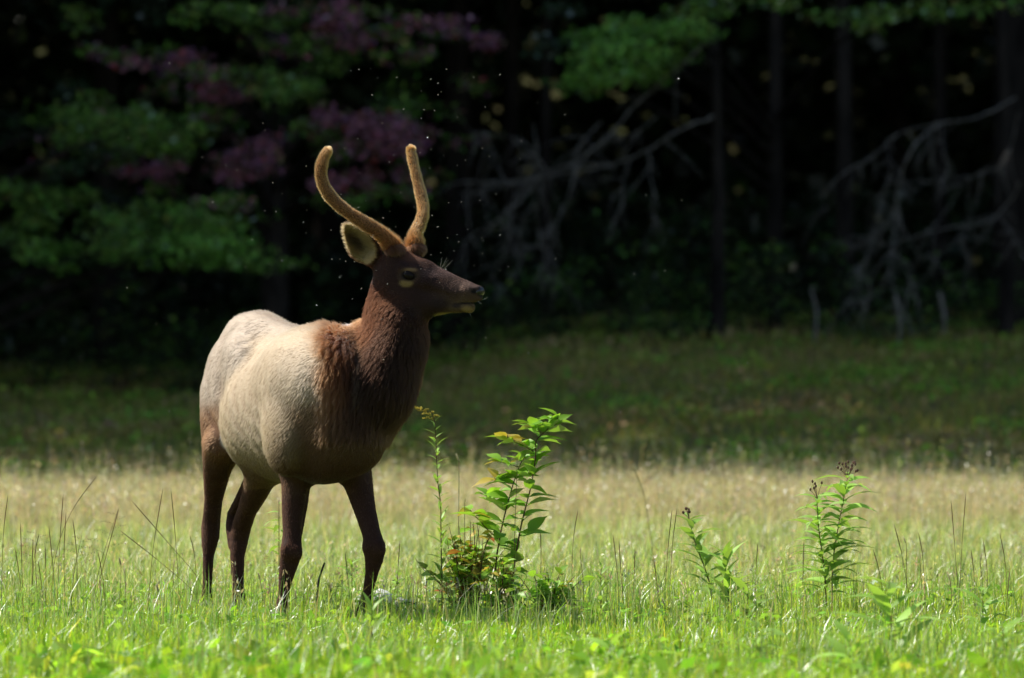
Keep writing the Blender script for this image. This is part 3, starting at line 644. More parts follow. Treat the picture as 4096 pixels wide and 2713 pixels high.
# ================================================================ forest edge
def cloud_mesh(name, P, size, cols, mat='far_leaf', parent=None, flat=.6, aspect=.55):
    V, Q, _, per, c = leaf_cloud(P, size, cols, flat, aspect); return link(name, np_mesh(name, V, Q, np.repeat(c, per, 0)), M[mat], parent)
def clump_points(cs, n, rad):
    """leaf positions gathered in flattened sprays about the given centres"""
    cs = np.asarray(cs, float); i = RNG.integers(0, len(cs), n); d = RNG.normal(0, 1, (n, 3)); d /= np.linalg.norm(d, axis=1)[:, None]; r = RNG.uniform(0, 1, n)**.45
    return cs[i]+d*(r[:, None])*np.asarray(rad), i
GRN = [(.11, .23, .038), (.14, .26, .043), (.08, .17, .032), (.18, .26, .05)]
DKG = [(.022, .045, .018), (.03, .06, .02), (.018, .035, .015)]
MAR = [(.30, .11, .16), (.27, .11, .19), (.33, .13, .16), (.15, .12, .06), (.34, .06, .06)]
def limb(P, r0, r1, sides=6): return MB().tube(smooth_path(P, 4), np.linspace(r0, r1, (len(P)-1)*4+1), sides)
def tree(name, label, x, y, hgt, r, crown_r, crown_z, ncl, nleaf, cols, wts, bark='bark', sprays=None, seed=0, leaf=.38, group='trees along the forest edge'):
    """trunk with limbs; the crown's leaf clumps stand above the picture, sprays are (u, v, Y, width m, height m, n, palette)"""
    rg = np.random.default_rng(seed); zb = float(gz(x, y)); root = empty(name, (x, y, zb)); tag(root, label, 'tree', group)
    lean = rg.normal(0, .7, 2); P = [(lean[0]*t*t, lean[1]*t*t, -.2+(hgt+.2)*t) for t in np.linspace(0, 1, 8)]
    MB().tube(P, [r*1.35, r, r*.92, r*.82, r*.68, r*.5, r*.32, r*.08], 10).build('trunk', M[bark], root)
    cs = []
    for k in range(ncl):
        a = rg.uniform(0, 6.28); t = rg.uniform(0, 1); rr_ = crown_r*math.sqrt(rg.uniform(.05, 1))*(1-.55*t); cs.append((rr_*math.cos(a), rr_*math.sin(a), lerp(crown_z, hgt*.97, t)))
        if k < 9:
            c = np.array(cs[-1]); s0 = np.array((0, 0, c[2]-.9)); limb([s0, (s0+c)*.5+np.array((0, 0, .15)), c], r*.3, r*.08, 5).build('limb', M[bark], root)
    Pn, i = clump_points(cs, nleaf, (1.15, 1.15, .75)); CV = [leaf_cloud(Pn, rg.uniform(.6, 1.2, nleaf)*leaf, pal(nleaf, cols, wts))]
    for (u, v, Y, w_, h2, n, pl) in (sprays or []):
        c = np.array(pt(u, v, Y))-np.array((x, y, zb)); s0 = np.array((0, 0, max(.4, min(hgt*.6, c[2]-.25*np.linalg.norm(c[:2])))))
        if n > 160: limb([s0, lerp(s0, c, .55)+np.array((0, 0, .12)), c+np.array((0, 0, -.05))], .035, .010, 5).build('limb', M[bark], root)
        sub = c+rg.normal(0, 1, (max(3, n//40), 3))*np.array((w_*.36, .35, h2*.30)); Pn, i = clump_points(sub, n, (.20+.1*w_, .22, .085+.10*h2))
        CV.append(leaf_cloud(Pn, rg.uniform(.05, .11, n), pal(n, *pl), .35, .6))
    V = []; Q = []; C = []; n0 = 0
    for v_, q_, _, per, c_ in CV: V.append(v_); Q.append(q_+n0); C.append(np.repeat(c_, per, 0)); n0 += len(v_)
    cr = link('crown', np_mesh('crown', np.concatenate(V), np.concatenate(Q), np.concatenate(C)), M['far_leaf'], root)
    return root
gp = (GRN, (3, 3, 2, 2)); mp_ = (MAR, (3, 3, 2, 1, .5)); xp = ([*GRN, *MAR], (3, 2, 2, 2, 1.2, 1, 1, 1, .3)); dk = (DKG, (1, 1, 1)); lg = ([(.165, .35, .06), (.20, .40, .065), (.14, .30, .05)], (1, 1, 1))
# maroon tree, left of centre
spr = []
for (u, v, w_, h_, n, pl) in ((215, 95, 34, 16, 260, mp_), (200, 112, 30, 10, 130, xp), (240, 165, 42, 26, 420, mp_), (262, 150, 34, 16, 260, mp_), (232, 195, 36, 12, 200, xp), (150, 170, 36, 14, 200, mp_), (125, 160, 30, 10, 110, xp), (175, 185, 26, 10, 110, xp),
                          (110, 55, 40, 12, 140, xp), (160, 62, 50, 12, 190, mp_), (200, 70, 40, 14, 200, xp), (255, 20, 60, 22, 300, gp), (215, 12, 50, 16, 200, gp), (330, 15, 46, 20, 300, mp_), (348, 40, 40, 14, 220, mp_), (312, 45, 34, 14, 170, xp), (375, 25, 44, 16, 230, xp), (345, 60, 50, 16, 240, gp), (410, 45, 30, 18, 170, xp), (440, 22, 50, 18, 230, mp_), (470, 40, 26, 14, 110, mp_),
                          (270, 85, 40, 22, 260, gp), (240, 75, 30, 12, 110, xp), (300, 92, 40, 18, 230, gp), (335, 120, 40, 16, 230, mp_), (372, 128, 44, 22, 360, mp_), (400, 130, 26, 26, 260, mp_), (385, 150, 44, 18, 300, mp_), (350, 150, 40, 16, 180, xp), (300, 130, 32, 14, 130, xp), (370, 178, 40, 14, 200, mp_), (330, 185, 30, 14, 150, mp_), (395, 195, 26, 12, 110, xp), (350, 205, 34, 14, 110, gp), (285, 55, 36, 18, 130, xp)):
    spr.append((u, v, 60.5+RNG.uniform(-.8, .9), w_/94*1.1, h_/94*1.2, n, pl))
for k in range(46): spr.append((RNG.uniform(15, 480), RNG.uniform(0, 215), 61.6+RNG.uniform(0, 1.8), RNG.uniform(.35, .7), RNG.uniform(.15, .35), int(RNG.uniform(40, 120)), (xp, dk, gp)[k % 3]))
tree('sourwood_tree', 'tree with maroon and green autumn leaves hanging over the bank', -2.6, 62.3, 31, .13, 3.2, 5.6, 40, 4600, GRN+MAR, (3, 3, 2, 2, .7, .7, .5, .5, .2), 'bark', spr, 1)
# green tree, far left, with a low spreading bough
spr = []
for (u, v, w_, h_, n, pl) in ((30, 195, 60, 18, 360, gp), (80, 205, 66, 20, 380, gp), (20, 225, 50, 20, 260, gp), (125, 222, 60, 20, 320, gp), (170, 232, 66, 22, 480, lg), (215, 240, 56, 24, 480, lg), (110, 245, 70, 18, 380, gp), (55, 250, 60, 18, 300, lg), (165, 258, 60, 14, 300, lg), (230, 255, 44, 16, 300, lg), (262, 252, 40, 16, 150, gp), (290, 262, 30, 12, 70, gp), (150, 205, 40, 14, 120, gp), (200, 218, 40, 12, 160, gp),
                          (90, 115, 56, 22, 300, gp), (130, 125, 50, 24, 320, gp), (165, 118, 40, 22, 240, gp), (160, 145, 46, 18, 200, gp), (70, 135, 36, 16, 130, gp), (110, 150, 40, 12, 120, dk), (185, 140, 26, 14, 120, gp), (60, 170, 40, 14, 120, dk)):
    spr.append((u, v, 59.2+RNG.uniform(-.9, .9), w_/94*1.1, h_/94*1.2, n, pl))
tree('maple_tree', 'tree with a low spreading bough of bright green leaves', -6.3, 61.8, 33, .16, 3.4, 6, 40, 4600, GRN, (3, 3, 2, 2), 'bark', spr, 2)
# pine with a bright bough
spr = []
for (u, v, w_, h_, n, pl) in ((600, 40, 40, 16, 420, lg), (630, 35, 46, 18, 520, lg), (665, 30, 50, 14, 420, lg), (645, 50, 50, 14, 420, lg), (620, 62, 46, 14, 380, lg), (595, 78, 40, 12, 300, lg), (660, 62, 40, 14, 280, gp), (690, 30, 34, 14, 180, gp), (640, 78, 30, 10, 120, gp), (575, 85, 24, 8, 80, lg), (700, 8, 60, 10, 160, gp), (880, 10, 60, 12, 200, gp), (860, 22, 30, 12, 90, gp), (560, 10, 50, 14, 110, dk), (545, 40, 40, 20, 100, dk), (760, 4, 50, 10, 110, gp), (985, 6, 40, 10, 90, gp), (930, 12, 40, 10, 100, gp), (585, 55, 30, 20, 140, gp)):
    spr.append((u, v, 60.6+RNG.uniform(-.6, .8), w_/94*1.1, h_/94*1.2, n, pl))
tree('white_pine', 'pine trunk carrying a bright green bough over the dead limbs', 2.95, 64.0, 33, .075, 3, 6.0, 40, 4600, [*DKG, *GRN], (1, 1, 1, 1, 1, 1, 1), 'pine_bark', spr, 3)
# plain trunks behind
for i, (u, Y, r, lb) in enumerate(((845, 63.5, .085, 'straight pale barked pine between the two dead trees'), (1013, 65, .20, 'thick dark trunk at the forest\'s edge past the drooping dead tree'), (940, 68, .07, 'slim pine deep behind the drooping dead tree'),
                                    (545, 69, .06, 'dark trunk behind the fallen grey limbs'))):
    p = pt(u, 361, Y); tree('pine_tree', lb, p.x, Y, 31+i % 3, r, 2.8, 6.3, 30, 2400, [*DKG, *GRN], (2, 2, 2, 1, 1, 1, 1), 'pine_bark', None, 10+i, .34)
# dead trees: grey branches
def dead_tree(label, base_u, Yb, hgt, r, polys, conv, seed, dY):
    rg = random.Random(seed); p = pt(base_u, 361, Yb); zb = float(gz(p.x, Yb)); root = empty('dead_tree', (p.x, Yb, zb)); tag(root, label, 'tree', 'dead grey trees at the forest edge')
    MB().tube([(0, 0, -.2), (.03, 0, hgt*.3), (-.02, .05, hgt*.65), (.05, .1, hgt)], [r*1.3, r, r*.8, r*.3], 8).build('trunk', M['pine_bark'], root)
    org = Vector((p.x, Yb, zb))
    for (P0, r0, r1) in polys:
        y = dY+rg.uniform(-.35, .35); P = [pt(*conv(a, b), y+.25*math.sin(i*1.3+len(P0)))-org for i, (a, b) in enumerate(P0)]; S = smooth_path(P, 4)
        for k in range(1, len(S)-1): S[k] += np.array((rg.gauss(0, .007), rg.gauss(0, .03), rg.gauss(0, .007)))
        br = MB().tube(S, np.linspace(r0*.42, r1*.42, len(S)), 6).build('branch', M['deadwood'], root)
        # fine twigs fork off it
        for k in range(3+len(S)//3):
            i = rg.randrange(2, len(S)); d = np.array((rg.uniform(-1, .6), rg.uniform(-.5, .5), rg.uniform(-1.5, .1))); d /= np.linalg.norm(d); L = rg.uniform(.12, .6)
            T = [S[i], S[i]+d*L*.5+np.array((rg.gauss(0, .02), 0, .03)), S[i]+d*L+np.array((rg.gauss(0, .04), 0, -.03))]
            MB().tube(smooth_path(T, 3), np.linspace(min(r1, .006), .0018, 7), 4).build('twig', M['deadwood'], br)
    return root
c7 = lambda a, b: (425+a*.2073, b*.2073); c8 = lambda a, b: (700+a*.2073, 50+b*.2073)
dead_tree('dead pine with a bare grey limb reaching out and forking down', 716, 61.6, 5.5, .07, [
    ([(1385, 180), (1250, 300), (1130, 400), (1000, 520), (880, 660), (780, 740), (680, 800), (540, 845), (420, 875), (290, 878), (190, 870)], .030, .010),
    ([(1390, 560), (1200, 640), (1100, 710), (950, 780), (820, 810), (700, 825), (560, 855), (400, 895), (280, 925), (170, 935)], .026, .008),
    ([(690, 800), (730, 800), (700, 930), (640, 1060), (590, 1130), (575, 1250)], .022, .008), ([(540, 850), (500, 920), (440, 980), (390, 1020), (340, 1070), (270, 1110), (195, 1165)], .026, .014),
    ([(390, 1010), (418, 1070), (400, 1150), (380, 1250)], .016, .011), ([(520, 890), (535, 1000), (545, 1100), (570, 1200), (600, 1360)], .018, .007), ([(525, 600), (540, 750), (550, 850)], .010, .008), ([(850, 590), (760, 690), (720, 770)], .014, .010), ([(1080, 720), (1095, 900), (1105, 1060)], .014, .008),
    ([(600, 1120), (590, 1160), (450, 1200), (300, 1290)], .009, .004), ([(140, 520), (220, 630), (330, 650), (450, 670), (510, 730), (545, 840)], .008, .006), ([(210, 640), (330, 740), (440, 800), (530, 850)], .007, .005), ([(1120, 560), (1000, 650), (890, 665)], .012, .010), ([(990, 760), (950, 900), (960, 1000)], .010, .005), ([(560, 860), (590, 1000), (640, 1110), (610, 1200), (640, 1310)], .010, .005)], c7, 3, 60.6)
dead_tree('dead tree with drooping lichen covered grey twigs', 1006, 61.8, 5.2, .08, [
    ([(1520, 230), (1400, 300), (1300, 330), (1150, 360), (960, 400), (880, 470), (800, 530), (720, 570)], .022, .006), ([(1150, 360), (1040, 450), (980, 580), (950, 680), (940, 800), (930, 930), (915, 1050), (880, 1120), (780, 1220)], .024, .008), ([(940, 780), (860, 870), (800, 910), (700, 980)], .014, .006), ([(930, 930), (830, 960), (770, 1060), (740, 1150), (730, 1240)], .014, .007),
    ([(930, 950), (990, 1050), (1040, 1180)], .012, .006), ([(915, 1050), (940, 1180), (1000, 1280)], .010, .005), ([(1540, 640), (1480, 750), (1380, 830), (1250, 850), (1090, 880), (950, 925)], .020, .011), ([(1450, 800), (1500, 880), (1560, 1000)], .012, .007), ([(1400, 560), (1300, 620), (1240, 690), (1160, 810), (1090, 880)], .012, .006),
    ([(1170, 360), (1175, 480), (1200, 600)], .010, .005), ([(1110, 390), (1110, 480), (1130, 640)], .010, .005), ([(1270, 860), (1190, 960), (1050, 1000)], .009, .004), ([(1300, 850), (1260, 950), (1320, 1060)], .009, .004), ([(980, 580), (900, 640), (860, 760)], .008, .004), ([(900, 430), (920, 560), (900, 640)], .008, .004), ([(720, 570), (650, 640), (620, 760)], .006, .003), ([(860, 880), (800, 1020), (820, 1180)], .009, .004), ([(1540, 300), (1480, 520), (1360, 600), (1100, 640), (980, 700), (760, 690)], .010, .004)], c8, 4, 60.9)
# thin bare saplings standing on the bank
for i, (u, v0, v1, Y, lb) in enumerate(((813, 288, 362, 61, 'thin bare grey stem rising from the bank under the dead tree'), (941, 322, 352, 61, 'short crooked grey stump stem on the bank'), (897, 332, 356, 60.5, 'bare twig stem at the foot of the drooping dead tree'))):
    a = pt(u, v1, Y); b = on_ground(a); o = MB().tube(smooth_path([(0, 0, -.1), (.04, 0, .35), (-.02, 0, .6), pt(u+3, v0, Y)-b], 4), np.linspace(.016, .007, 13), 6).build('bare_stem', M['deadwood']); o.location = b; tag(o, lb, 'sapling')
# shrubs along the wood's foot
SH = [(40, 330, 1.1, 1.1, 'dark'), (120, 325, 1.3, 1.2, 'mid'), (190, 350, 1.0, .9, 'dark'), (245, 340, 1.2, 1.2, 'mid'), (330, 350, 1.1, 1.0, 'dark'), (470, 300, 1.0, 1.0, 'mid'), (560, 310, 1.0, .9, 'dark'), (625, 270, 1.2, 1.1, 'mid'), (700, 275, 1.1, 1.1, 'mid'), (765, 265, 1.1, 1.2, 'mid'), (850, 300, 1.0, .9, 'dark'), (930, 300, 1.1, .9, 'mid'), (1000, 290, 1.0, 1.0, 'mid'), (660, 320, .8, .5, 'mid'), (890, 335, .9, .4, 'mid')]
LBS = ['dark shrub at the wood\'s foot under the low green bough', 'rounded shrub in shade behind the elk\'s rump', 'low dark shrub in shade beside the rounded shrub', 'shrub in shade directly behind the elk\'s back', 'dark shrub in shade behind the elk\'s withers', 'shrub growing behind the elk\'s muzzle', 'dark shrub below the forked grey limb', 'leafy shrub at the tip of the forked grey limb', 'leafy shrub under the dead pine\'s trunk', 'tall shrub between the two dead trees', 'shrub behind the drooping dead twigs', 'shrub under the drooping dead tree', 'shrub beside the thick dark trunk', 'low weedy shrub on the bank below the dead pine', 'low spreading shrub on the bank at the drooping tree\'s foot']
for i, (u, v, w_, h_, k) in enumerate(SH):
    Y = 62.3+RNG.uniform(-.6, .8)-(1.2 if h_ < .6 else 0); c = pt(u, v, Y); b = on_ground(c); r = empty('shrub', b); tag(r, LBS[i], 'shrub', 'shrubs along the wood\'s foot'); c = c-b; hh = max(.3, c.z+.3*h_)
    for j in range(6): a = j*1.05; q = np.array((w_*.4*math.cos(a), w_*.3*math.sin(a), hh*(.7+.3*math.sin(j*2.)))); limb([(0, 0, -.05), q*np.array((.4, .4, .5)), q], .012, .004, 5).build('stem', M['bark'], r)
    n = int(900*w_*max(.6, h_)); sub = np.array((0, 0, hh*.55))+RNG.normal(0, 1, (26, 3))*np.array((w_*.36, .35, hh*.30)); sub[:, 2] = sub[:, 2].clip(.08)
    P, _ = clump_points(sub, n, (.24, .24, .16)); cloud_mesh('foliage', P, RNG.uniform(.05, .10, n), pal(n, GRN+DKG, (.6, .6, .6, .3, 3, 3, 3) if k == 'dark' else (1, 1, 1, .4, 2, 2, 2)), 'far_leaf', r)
# a few sunlit yellow leaves
# the wood behind: trunks and foliage that read as one mass, also the edge that goes on left and right
mb = MB(); P = []; S = []; C = []
for k in range(130):
    x = RNG.uniform(-46, 26); y = RNG.uniform(72, 96); z = float(gz(x, y)); r = RNG.uniform(.06, .2); mb.tube([(x, y, z-.2), (x+RNG.normal(0, .15), y, z+12), (x, y, z+23)], [r*1.2, r*.8, r*.2], 6, False)
for k in range(70):
    x = RNG.choice((RNG.uniform(-48, -9), RNG.uniform(7.5, 24))); y = RNG.uniform(56.5, 66) if x < 0 else RNG.uniform(61.5, 66); z = float(gz(x, y)); r = RNG.uniform(.08, .2); mb.tube([(x, y, z-.2), (x+RNG.normal(0, .15), y, z+12), (x, y, z+23)], [r*1.2, r*.8, r*.2], 6, False)
wt = mb.build('wood_trunks', M['bark']); tag(wt, 'crowded dark trunks deep inside the wood', 'wood', None, 'stuff')
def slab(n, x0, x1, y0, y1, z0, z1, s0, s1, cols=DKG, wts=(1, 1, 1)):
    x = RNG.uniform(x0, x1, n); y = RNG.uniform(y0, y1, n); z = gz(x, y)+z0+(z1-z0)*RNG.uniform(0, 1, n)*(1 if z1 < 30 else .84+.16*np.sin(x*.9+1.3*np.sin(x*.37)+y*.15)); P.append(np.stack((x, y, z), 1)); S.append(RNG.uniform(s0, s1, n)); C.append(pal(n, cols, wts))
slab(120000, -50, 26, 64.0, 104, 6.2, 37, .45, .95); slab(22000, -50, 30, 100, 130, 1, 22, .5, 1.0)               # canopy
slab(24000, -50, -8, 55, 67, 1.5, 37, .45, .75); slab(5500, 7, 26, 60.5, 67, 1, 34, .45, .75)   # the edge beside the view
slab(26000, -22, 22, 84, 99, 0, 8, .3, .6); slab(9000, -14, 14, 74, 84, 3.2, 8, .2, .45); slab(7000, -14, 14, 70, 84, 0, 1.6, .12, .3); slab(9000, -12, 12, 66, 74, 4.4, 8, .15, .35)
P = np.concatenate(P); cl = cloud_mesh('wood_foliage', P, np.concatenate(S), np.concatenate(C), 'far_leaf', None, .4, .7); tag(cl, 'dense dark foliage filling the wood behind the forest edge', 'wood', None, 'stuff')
# ================================================================ plants one can tell apart
LEAF = {}
def leaf_mesh(key, mat, width=.22, droop=.5, fold=.25, point=1.4, wav=0.):
    """a leaf of unit length from the origin along +X, its face to +Z"""
    if (key, mat) in LEAF: return LEAF[(key, mat)]
    n = 6; V = []; F = []
    for i in range(n+1):
        t = i/n; wd = width*.5*(math.sin(math.pi*min(1, t**.75))**.85)*(1-.25*t)+.004 if 0 < t < 1 else .006
        if t > .6: wd *= (1-((t-.6)/.4)**point)+.02
        zc = .30*t*droop-.75*droop*t*t; xx = t*(1-.12*droop*t)
        for k, sgn in enumerate((-1, 0, 1)):
            V.append((xx, sgn*wd, zc+(abs(sgn)*wd*fold)+wav*sgn*math.sin(t*9)*wd))
    for i in range(n):
        for k in range(2): a = i*3+k; F.append((a, a+3, a+4, a+1))
    me = np_mesh('leaf_'+key, V, np.array(F), None, True); me.materials.append(M[mat]); LEAF[(key, mat)] = me; return me
def put_leaf(parent, me, p, az, el, size, roll=0.):
    """p in the parent's own space; az/el where the leaf points, in radians"""
    o = bpy.data.objects.new('leaf', me); COL.objects.link(o); o.parent = parent; o.location = p
    o.rotation_euler = (Matrix.Rotation(az, 3, 'Z')@Matrix.Rotation(-el, 3, 'Y')@Matrix.Rotation(roll, 3, 'X')).to_euler(); o.scale = (size,)*3; return o
def at_path(P, t):
    P = np.asarray(P); L = np.concatenate(([0], np.cumsum(np.linalg.norm(np.diff(P, axis=0), axis=1)))); L /= L[-1]
    return np.array([np.interp(t, L, P[:, k]) for k in range(3)])
def stem_plant(name, label, cat, stems, leaf, mat, stem_mat, llen, nleaf, group=None, t0=.12, t1=.97, el=(.2, .7), top=None, rad=.0042, seed=0, whorl=1, lshape=None):
    """stems: list of picture paths from the tip down, each (points, Y)"""
    rr = random.Random(seed); me = leaf_mesh(leaf, mat, **(lshape or {}))
    first = [pt(*q, stems[0][1]) for q in stems[0][0]]; base = on_ground(first[-1]); root = empty(name, base); tag(root, label, cat, group)
    for j, (pts, Y) in enumerate(stems):
        P = [pt(u, v, Y) for u, v in reversed(pts)]; b = on_ground(P[0]); b.z -= .02
        if b.z < P[0].z: P.insert(0, b)
        P = [p-base for p in P]; P = smooth_path(P, 4); n = len(P)
        MB().tube(P, np.linspace(rad, rad*.4, n), 6).build('stem', M[stem_mat], root)
        k = nleaf[j] if isinstance(nleaf, (list, tuple)) else nleaf
        for i in range(k):
            t = t0+(t1-t0)*(i+rr.uniform(-.2, .2))/max(1, k-1); t = min(.995, max(.02, t)); p = at_path(P, t)
            az = i*2.4+rr.uniform(-.4, .4); sz = llen*rr.uniform(.75, 1.2)*(1.0 if t < .85 else 1-(t-.85)*3)
            put_leaf(root, me, p, az, rr.uniform(*el), sz, rr.uniform(-.4, .4))
        if top: top(root, Vector(P[-1]), rr, Vector(P[-1]-P[-3]).normalized())
    return root
def bud_top(n=10, spread=.05, hgt=.05):
    def f(root, tip, rr, d):
        for i in range(n):
            a = rr.uniform(0, 6.28); r = spread*math.sqrt(rr.uniform(.05, 1)); q = tip+Vector((r*math.cos(a), r*math.sin(a), hgt*rr.uniform(.3, 1.1)-.2*r))
            bo = MB().tube([tip-d*.02, (tip+q)*.5+Vector((0, 0, -.004)), q], [.0013, .001, .001], 4).ball(q+Vector((0, 0, .005)), (.0055, .0055, .008), 6, 4).build('bud', M['bud'], root)
    return f
IRON = dict(width=.20, droop=.65, fold=.22); WEED = dict(width=.24, droop=.5, fold=.25); OVATE = dict(width=.50, droop=.35, fold=.30, point=1.1, wav=.12); GOLD = dict(width=.19, droop=.3, fold=.3); BROAD = dict(width=.20, droop=.55, fold=.2)
# ironweed pair
stem_plant('ironweed', 'tall ironweed with a wide crown of brown buds and narrow drooping leaves', 'plant', [([(848, 474), (845, 492), (841, 512), (836.5, 537), (833, 562), (832, 597)], 27.0)], 'iron', 'weed_leaf', 'red_stem', .235, 46, 'ironweeds in the meadow', .22, .99, (.15, .55), bud_top(16, .055, .055), seed=1, lshape=IRON)
stem_plant('ironweed', 'ironweed with a few sparse dark buds leaning beside the taller ironweed', 'plant', [([(817, 495), (818, 520), (821, 546), (824.5, 572), (826, 597)], 26.9)], 'iron', 'weed_leaf', 'red_stem', .225, 40, 'ironweeds in the meadow', .2, .99, (.1, .55), bud_top(6, .05, .06), seed=2, lshape=IRON)
stem_plant('ironweed', 'short ironweed with a tight knot of dark buds and broad leaves', 'plant', [([(688.5, 515), (692, 532), (697, 548), (704, 566), (711, 590)], 26.9)], 'weed', 'weed_leaf', 'stem', .17, 28, 'ironweeds in the meadow', .2, .98, (.2, .8), bud_top(7, .03, .03), seed=3, lshape=WEED)
stem_plant('leafy_weed', 'budless leafy weed with upright tip leaves beside the short ironweed', 'plant', [([(723.5, 552), (725, 566), (727, 580), (728.6, 600)], 26.6)], 'weed', 'weed_leaf', 'stem', .16, 22, 'leafy weeds in the grass', .15, 1., (.3, 1.2), seed=4, lshape=WEED)
stem_plant('leafy_weed', 'low sprawling weed with long arching leaves near the short ironweed', 'plant', [([(748, 588), (748, 600), (747, 612)], 26.0)], 'broad', 'weed_leaf', 'stem', .17, 10, 'leafy weeds in the grass', .2, 1., (.4, .9), seed=5, lshape=BROAD)
# goldenrod
def plume(root, tip, rr, d):
    mb_n = 0
    for b in range(9):
        f = b/8; p0 = tip+Vector((-.075*f**1.3-.004, rr.uniform(-.01, .01), .085*f-.035*f*f)); side = 1 if b % 2 else -1
        mb = MB(); L = .055*(1-.6*f); q = p0+Vector((side*L*.75-.01, rr.uniform(-.02, .02), .006))
        mb.tube([p0, (p0+q)*.5+Vector((0, 0, .008)), q], [.0012, .001, .0008], 4)
        for k in range(9):
            t = (k+1)/9; c = p0.lerp(q, t)+Vector((rr.uniform(-.004, .004), rr.uniform(-.006, .006), .006*math.sin(t*3)+rr.uniform(0, .006))); mb.ball(c, .0036, 5, 3)
        mb.build('flower_spray', M['plume'], root)
    MB().tube([tip-d*.01, tip+Vector((-.012, 0, .035)), tip+Vector((-.08, 0, .055))], [.0022, .0018, .001], 5).build('stem', M['stem'], root)
stem_plant('goldenrod', 'tall goldenrod with a nodding yellow plume beside the elk\'s chest', 'plant', [([(434.5, 420), (435.8, 437.6), (436.7, 461.6), (438.3, 487), (440.7, 505), (441, 537), (442, 590)], 26.7)], 'gold', 'weed_leaf', 'red_stem', .082, 56, None, .12, .995, (.35, .9), plume, .0036, seed=6, lshape=GOLD)
# sapling
rr = random.Random(11)
sb = on_ground(pt(507, 600, 26.8)); sap = empty('sapling', sb); tag(sap, 'slender leafy sapling with glossy pointed leaves rising from the scrub', 'sapling')
SP = {}
for key, pts, Y, r in (('a', [(559, 416), (553, 425), (536.6, 440), (535.6, 457), (530.8, 487), (526, 506), (519.6, 533), (513.2, 573), (511, 606)], 26.75, .005),
                       ('b', [(525.2, 455), (518, 469.5), (510, 495), (504.5, 516), (499.7, 538), (495.7, 568), (497, 606)], 26.85, .0055),
                       ('c', [(517.2, 460), (516.4, 489), (514.8, 529), (514, 576), (513, 606)], 26.7, .0025),
                       ('d', [(470, 510), (478, 519), (487, 529), (498, 539)], 26.8, .0035), ('e', [(494, 478), (503, 482), (513, 484)], 26.82, .0022), ('f', [(506, 440), (520, 444), (534, 452)], 26.78, .0025),
                       ('g', [(529, 424), (536, 431), (545, 432)], 26.72, .0022), ('h', [(500, 462), (508, 464), (519, 467)], 26.85, .0022), ('i', [(487, 497), (498, 500), (509, 500)], 26.9, .0022)):
    P = smooth_path([pt(u, v, Y)-sb for u, v in reversed(pts)], 4); SP[key] = P
    MB().tube(P, np.linspace(r, r*.4, len(P)), 6).build('stem', M['red_stem' if key in 'abd' else 'stem'], sap)
def sapl(key, ts, size, up=.25, mats=('sap_leaf',)):
    for t in ts:
        for k in range(2):
            az = rr.uniform(0, 6.28); m_ = rr.choice(mats)
            put_leaf(sap, leaf_mesh('ovate', m_, **OVATE), at_path(SP[key], min(.999, max(0, t+rr.uniform(-.015, .015)))), az, up+rr.uniform(-.45, .45), size*rr.uniform(.7, 1.2), rr.uniform(-.6, .6))
sapl('a', [.995, .985, .97, .95, .93, .90, .87, .84, .80, .77, .74, .70, .66, .62, .58, .54, .50, .46, .42, .36, .30, .26, .22], .14)
sapl('b', [.99, .96, .90, .84, .76, .70, .62, .55, .47, .40, .33, .26, .2], .135); sapl('c', [.9, .7, .5, .35], .08)
for key in 'defghi': sapl(key, [.99, .9, .75, .55], .12, .2, ('sap_leaf', 'sap_leaf', 'sap_leaf', 'sap_leaf', 'sap_leaf', 'yellow_leaf'))
# a single large leaf held out on the right stem
put_leaf(sap, leaf_mesh('ovate', 'sap_leaf', **OVATE), pt(528, 531, 26.72)-sb, .3, .7, .13, .9)
# scrub at its foot
def scrub(name, label, cu, w, hgt, Y, nst, nlf, mats, size, seed, group=None):
    r_ = random.Random(seed); b = on_ground(pt(cu, 600, Y)); root = empty(name, b); tag(root, label, 'shrub', group); Ps = []
    for i in range(nst):
        x = r_.gauss(0, w*.35); y_ = r_.gauss(0, w*.3); h = hgt*r_.uniform(.55, 1.05)*(1-.5*(abs(x)/w)**2)
        P = smooth_path([(x*.25, y_*.25, -.02), (x*.5, y_*.5, h*.45), (x*.8+r_.gauss(0, .01), y_*.8, h*.75), (x*1.1, y_, h)], 3); Ps.append(P)
        MB().tube(P, np.linspace(.0035, .0012, len(P)), 5).build('stem', M['red_stem'], root)
    for i in range(nlf):
        P = r_.choice(Ps); p = at_path(P, r_.uniform(.25, 1)); m_ = r_.choice(mats)
        put_leaf(root, leaf_mesh('ovate', m_, **OVATE), p, r_.uniform(0, 6.28), r_.uniform(-.4, .7), size*r_.uniform(.6, 1.3), r_.uniform(-.8, .8))
    return root
scrub('scrub_bush', 'low tangled scrub with green, yellow and red leaves under the sapling', 470, .27, .42, 26.85, 40, 330, ('sap_leaf',)*12+('yellow_leaf',)*4*2+('red_leaf',)*1, .075, 21)
scrub('scrub_bush', 'low bright green bramble spreading right from the sapling\'s foot', 548, .27, .22, 26.4, 24, 190, ('sap_leaf',)*9+('yellow_leaf',), .075, 22)
scrub('scrub_bush', 'dense dark green undergrowth around the sapling\'s stems', 500, .15, .28, 26.6, 24, 140, ('sap_leaf',)*3+('yellow_leaf',), .08, 23)
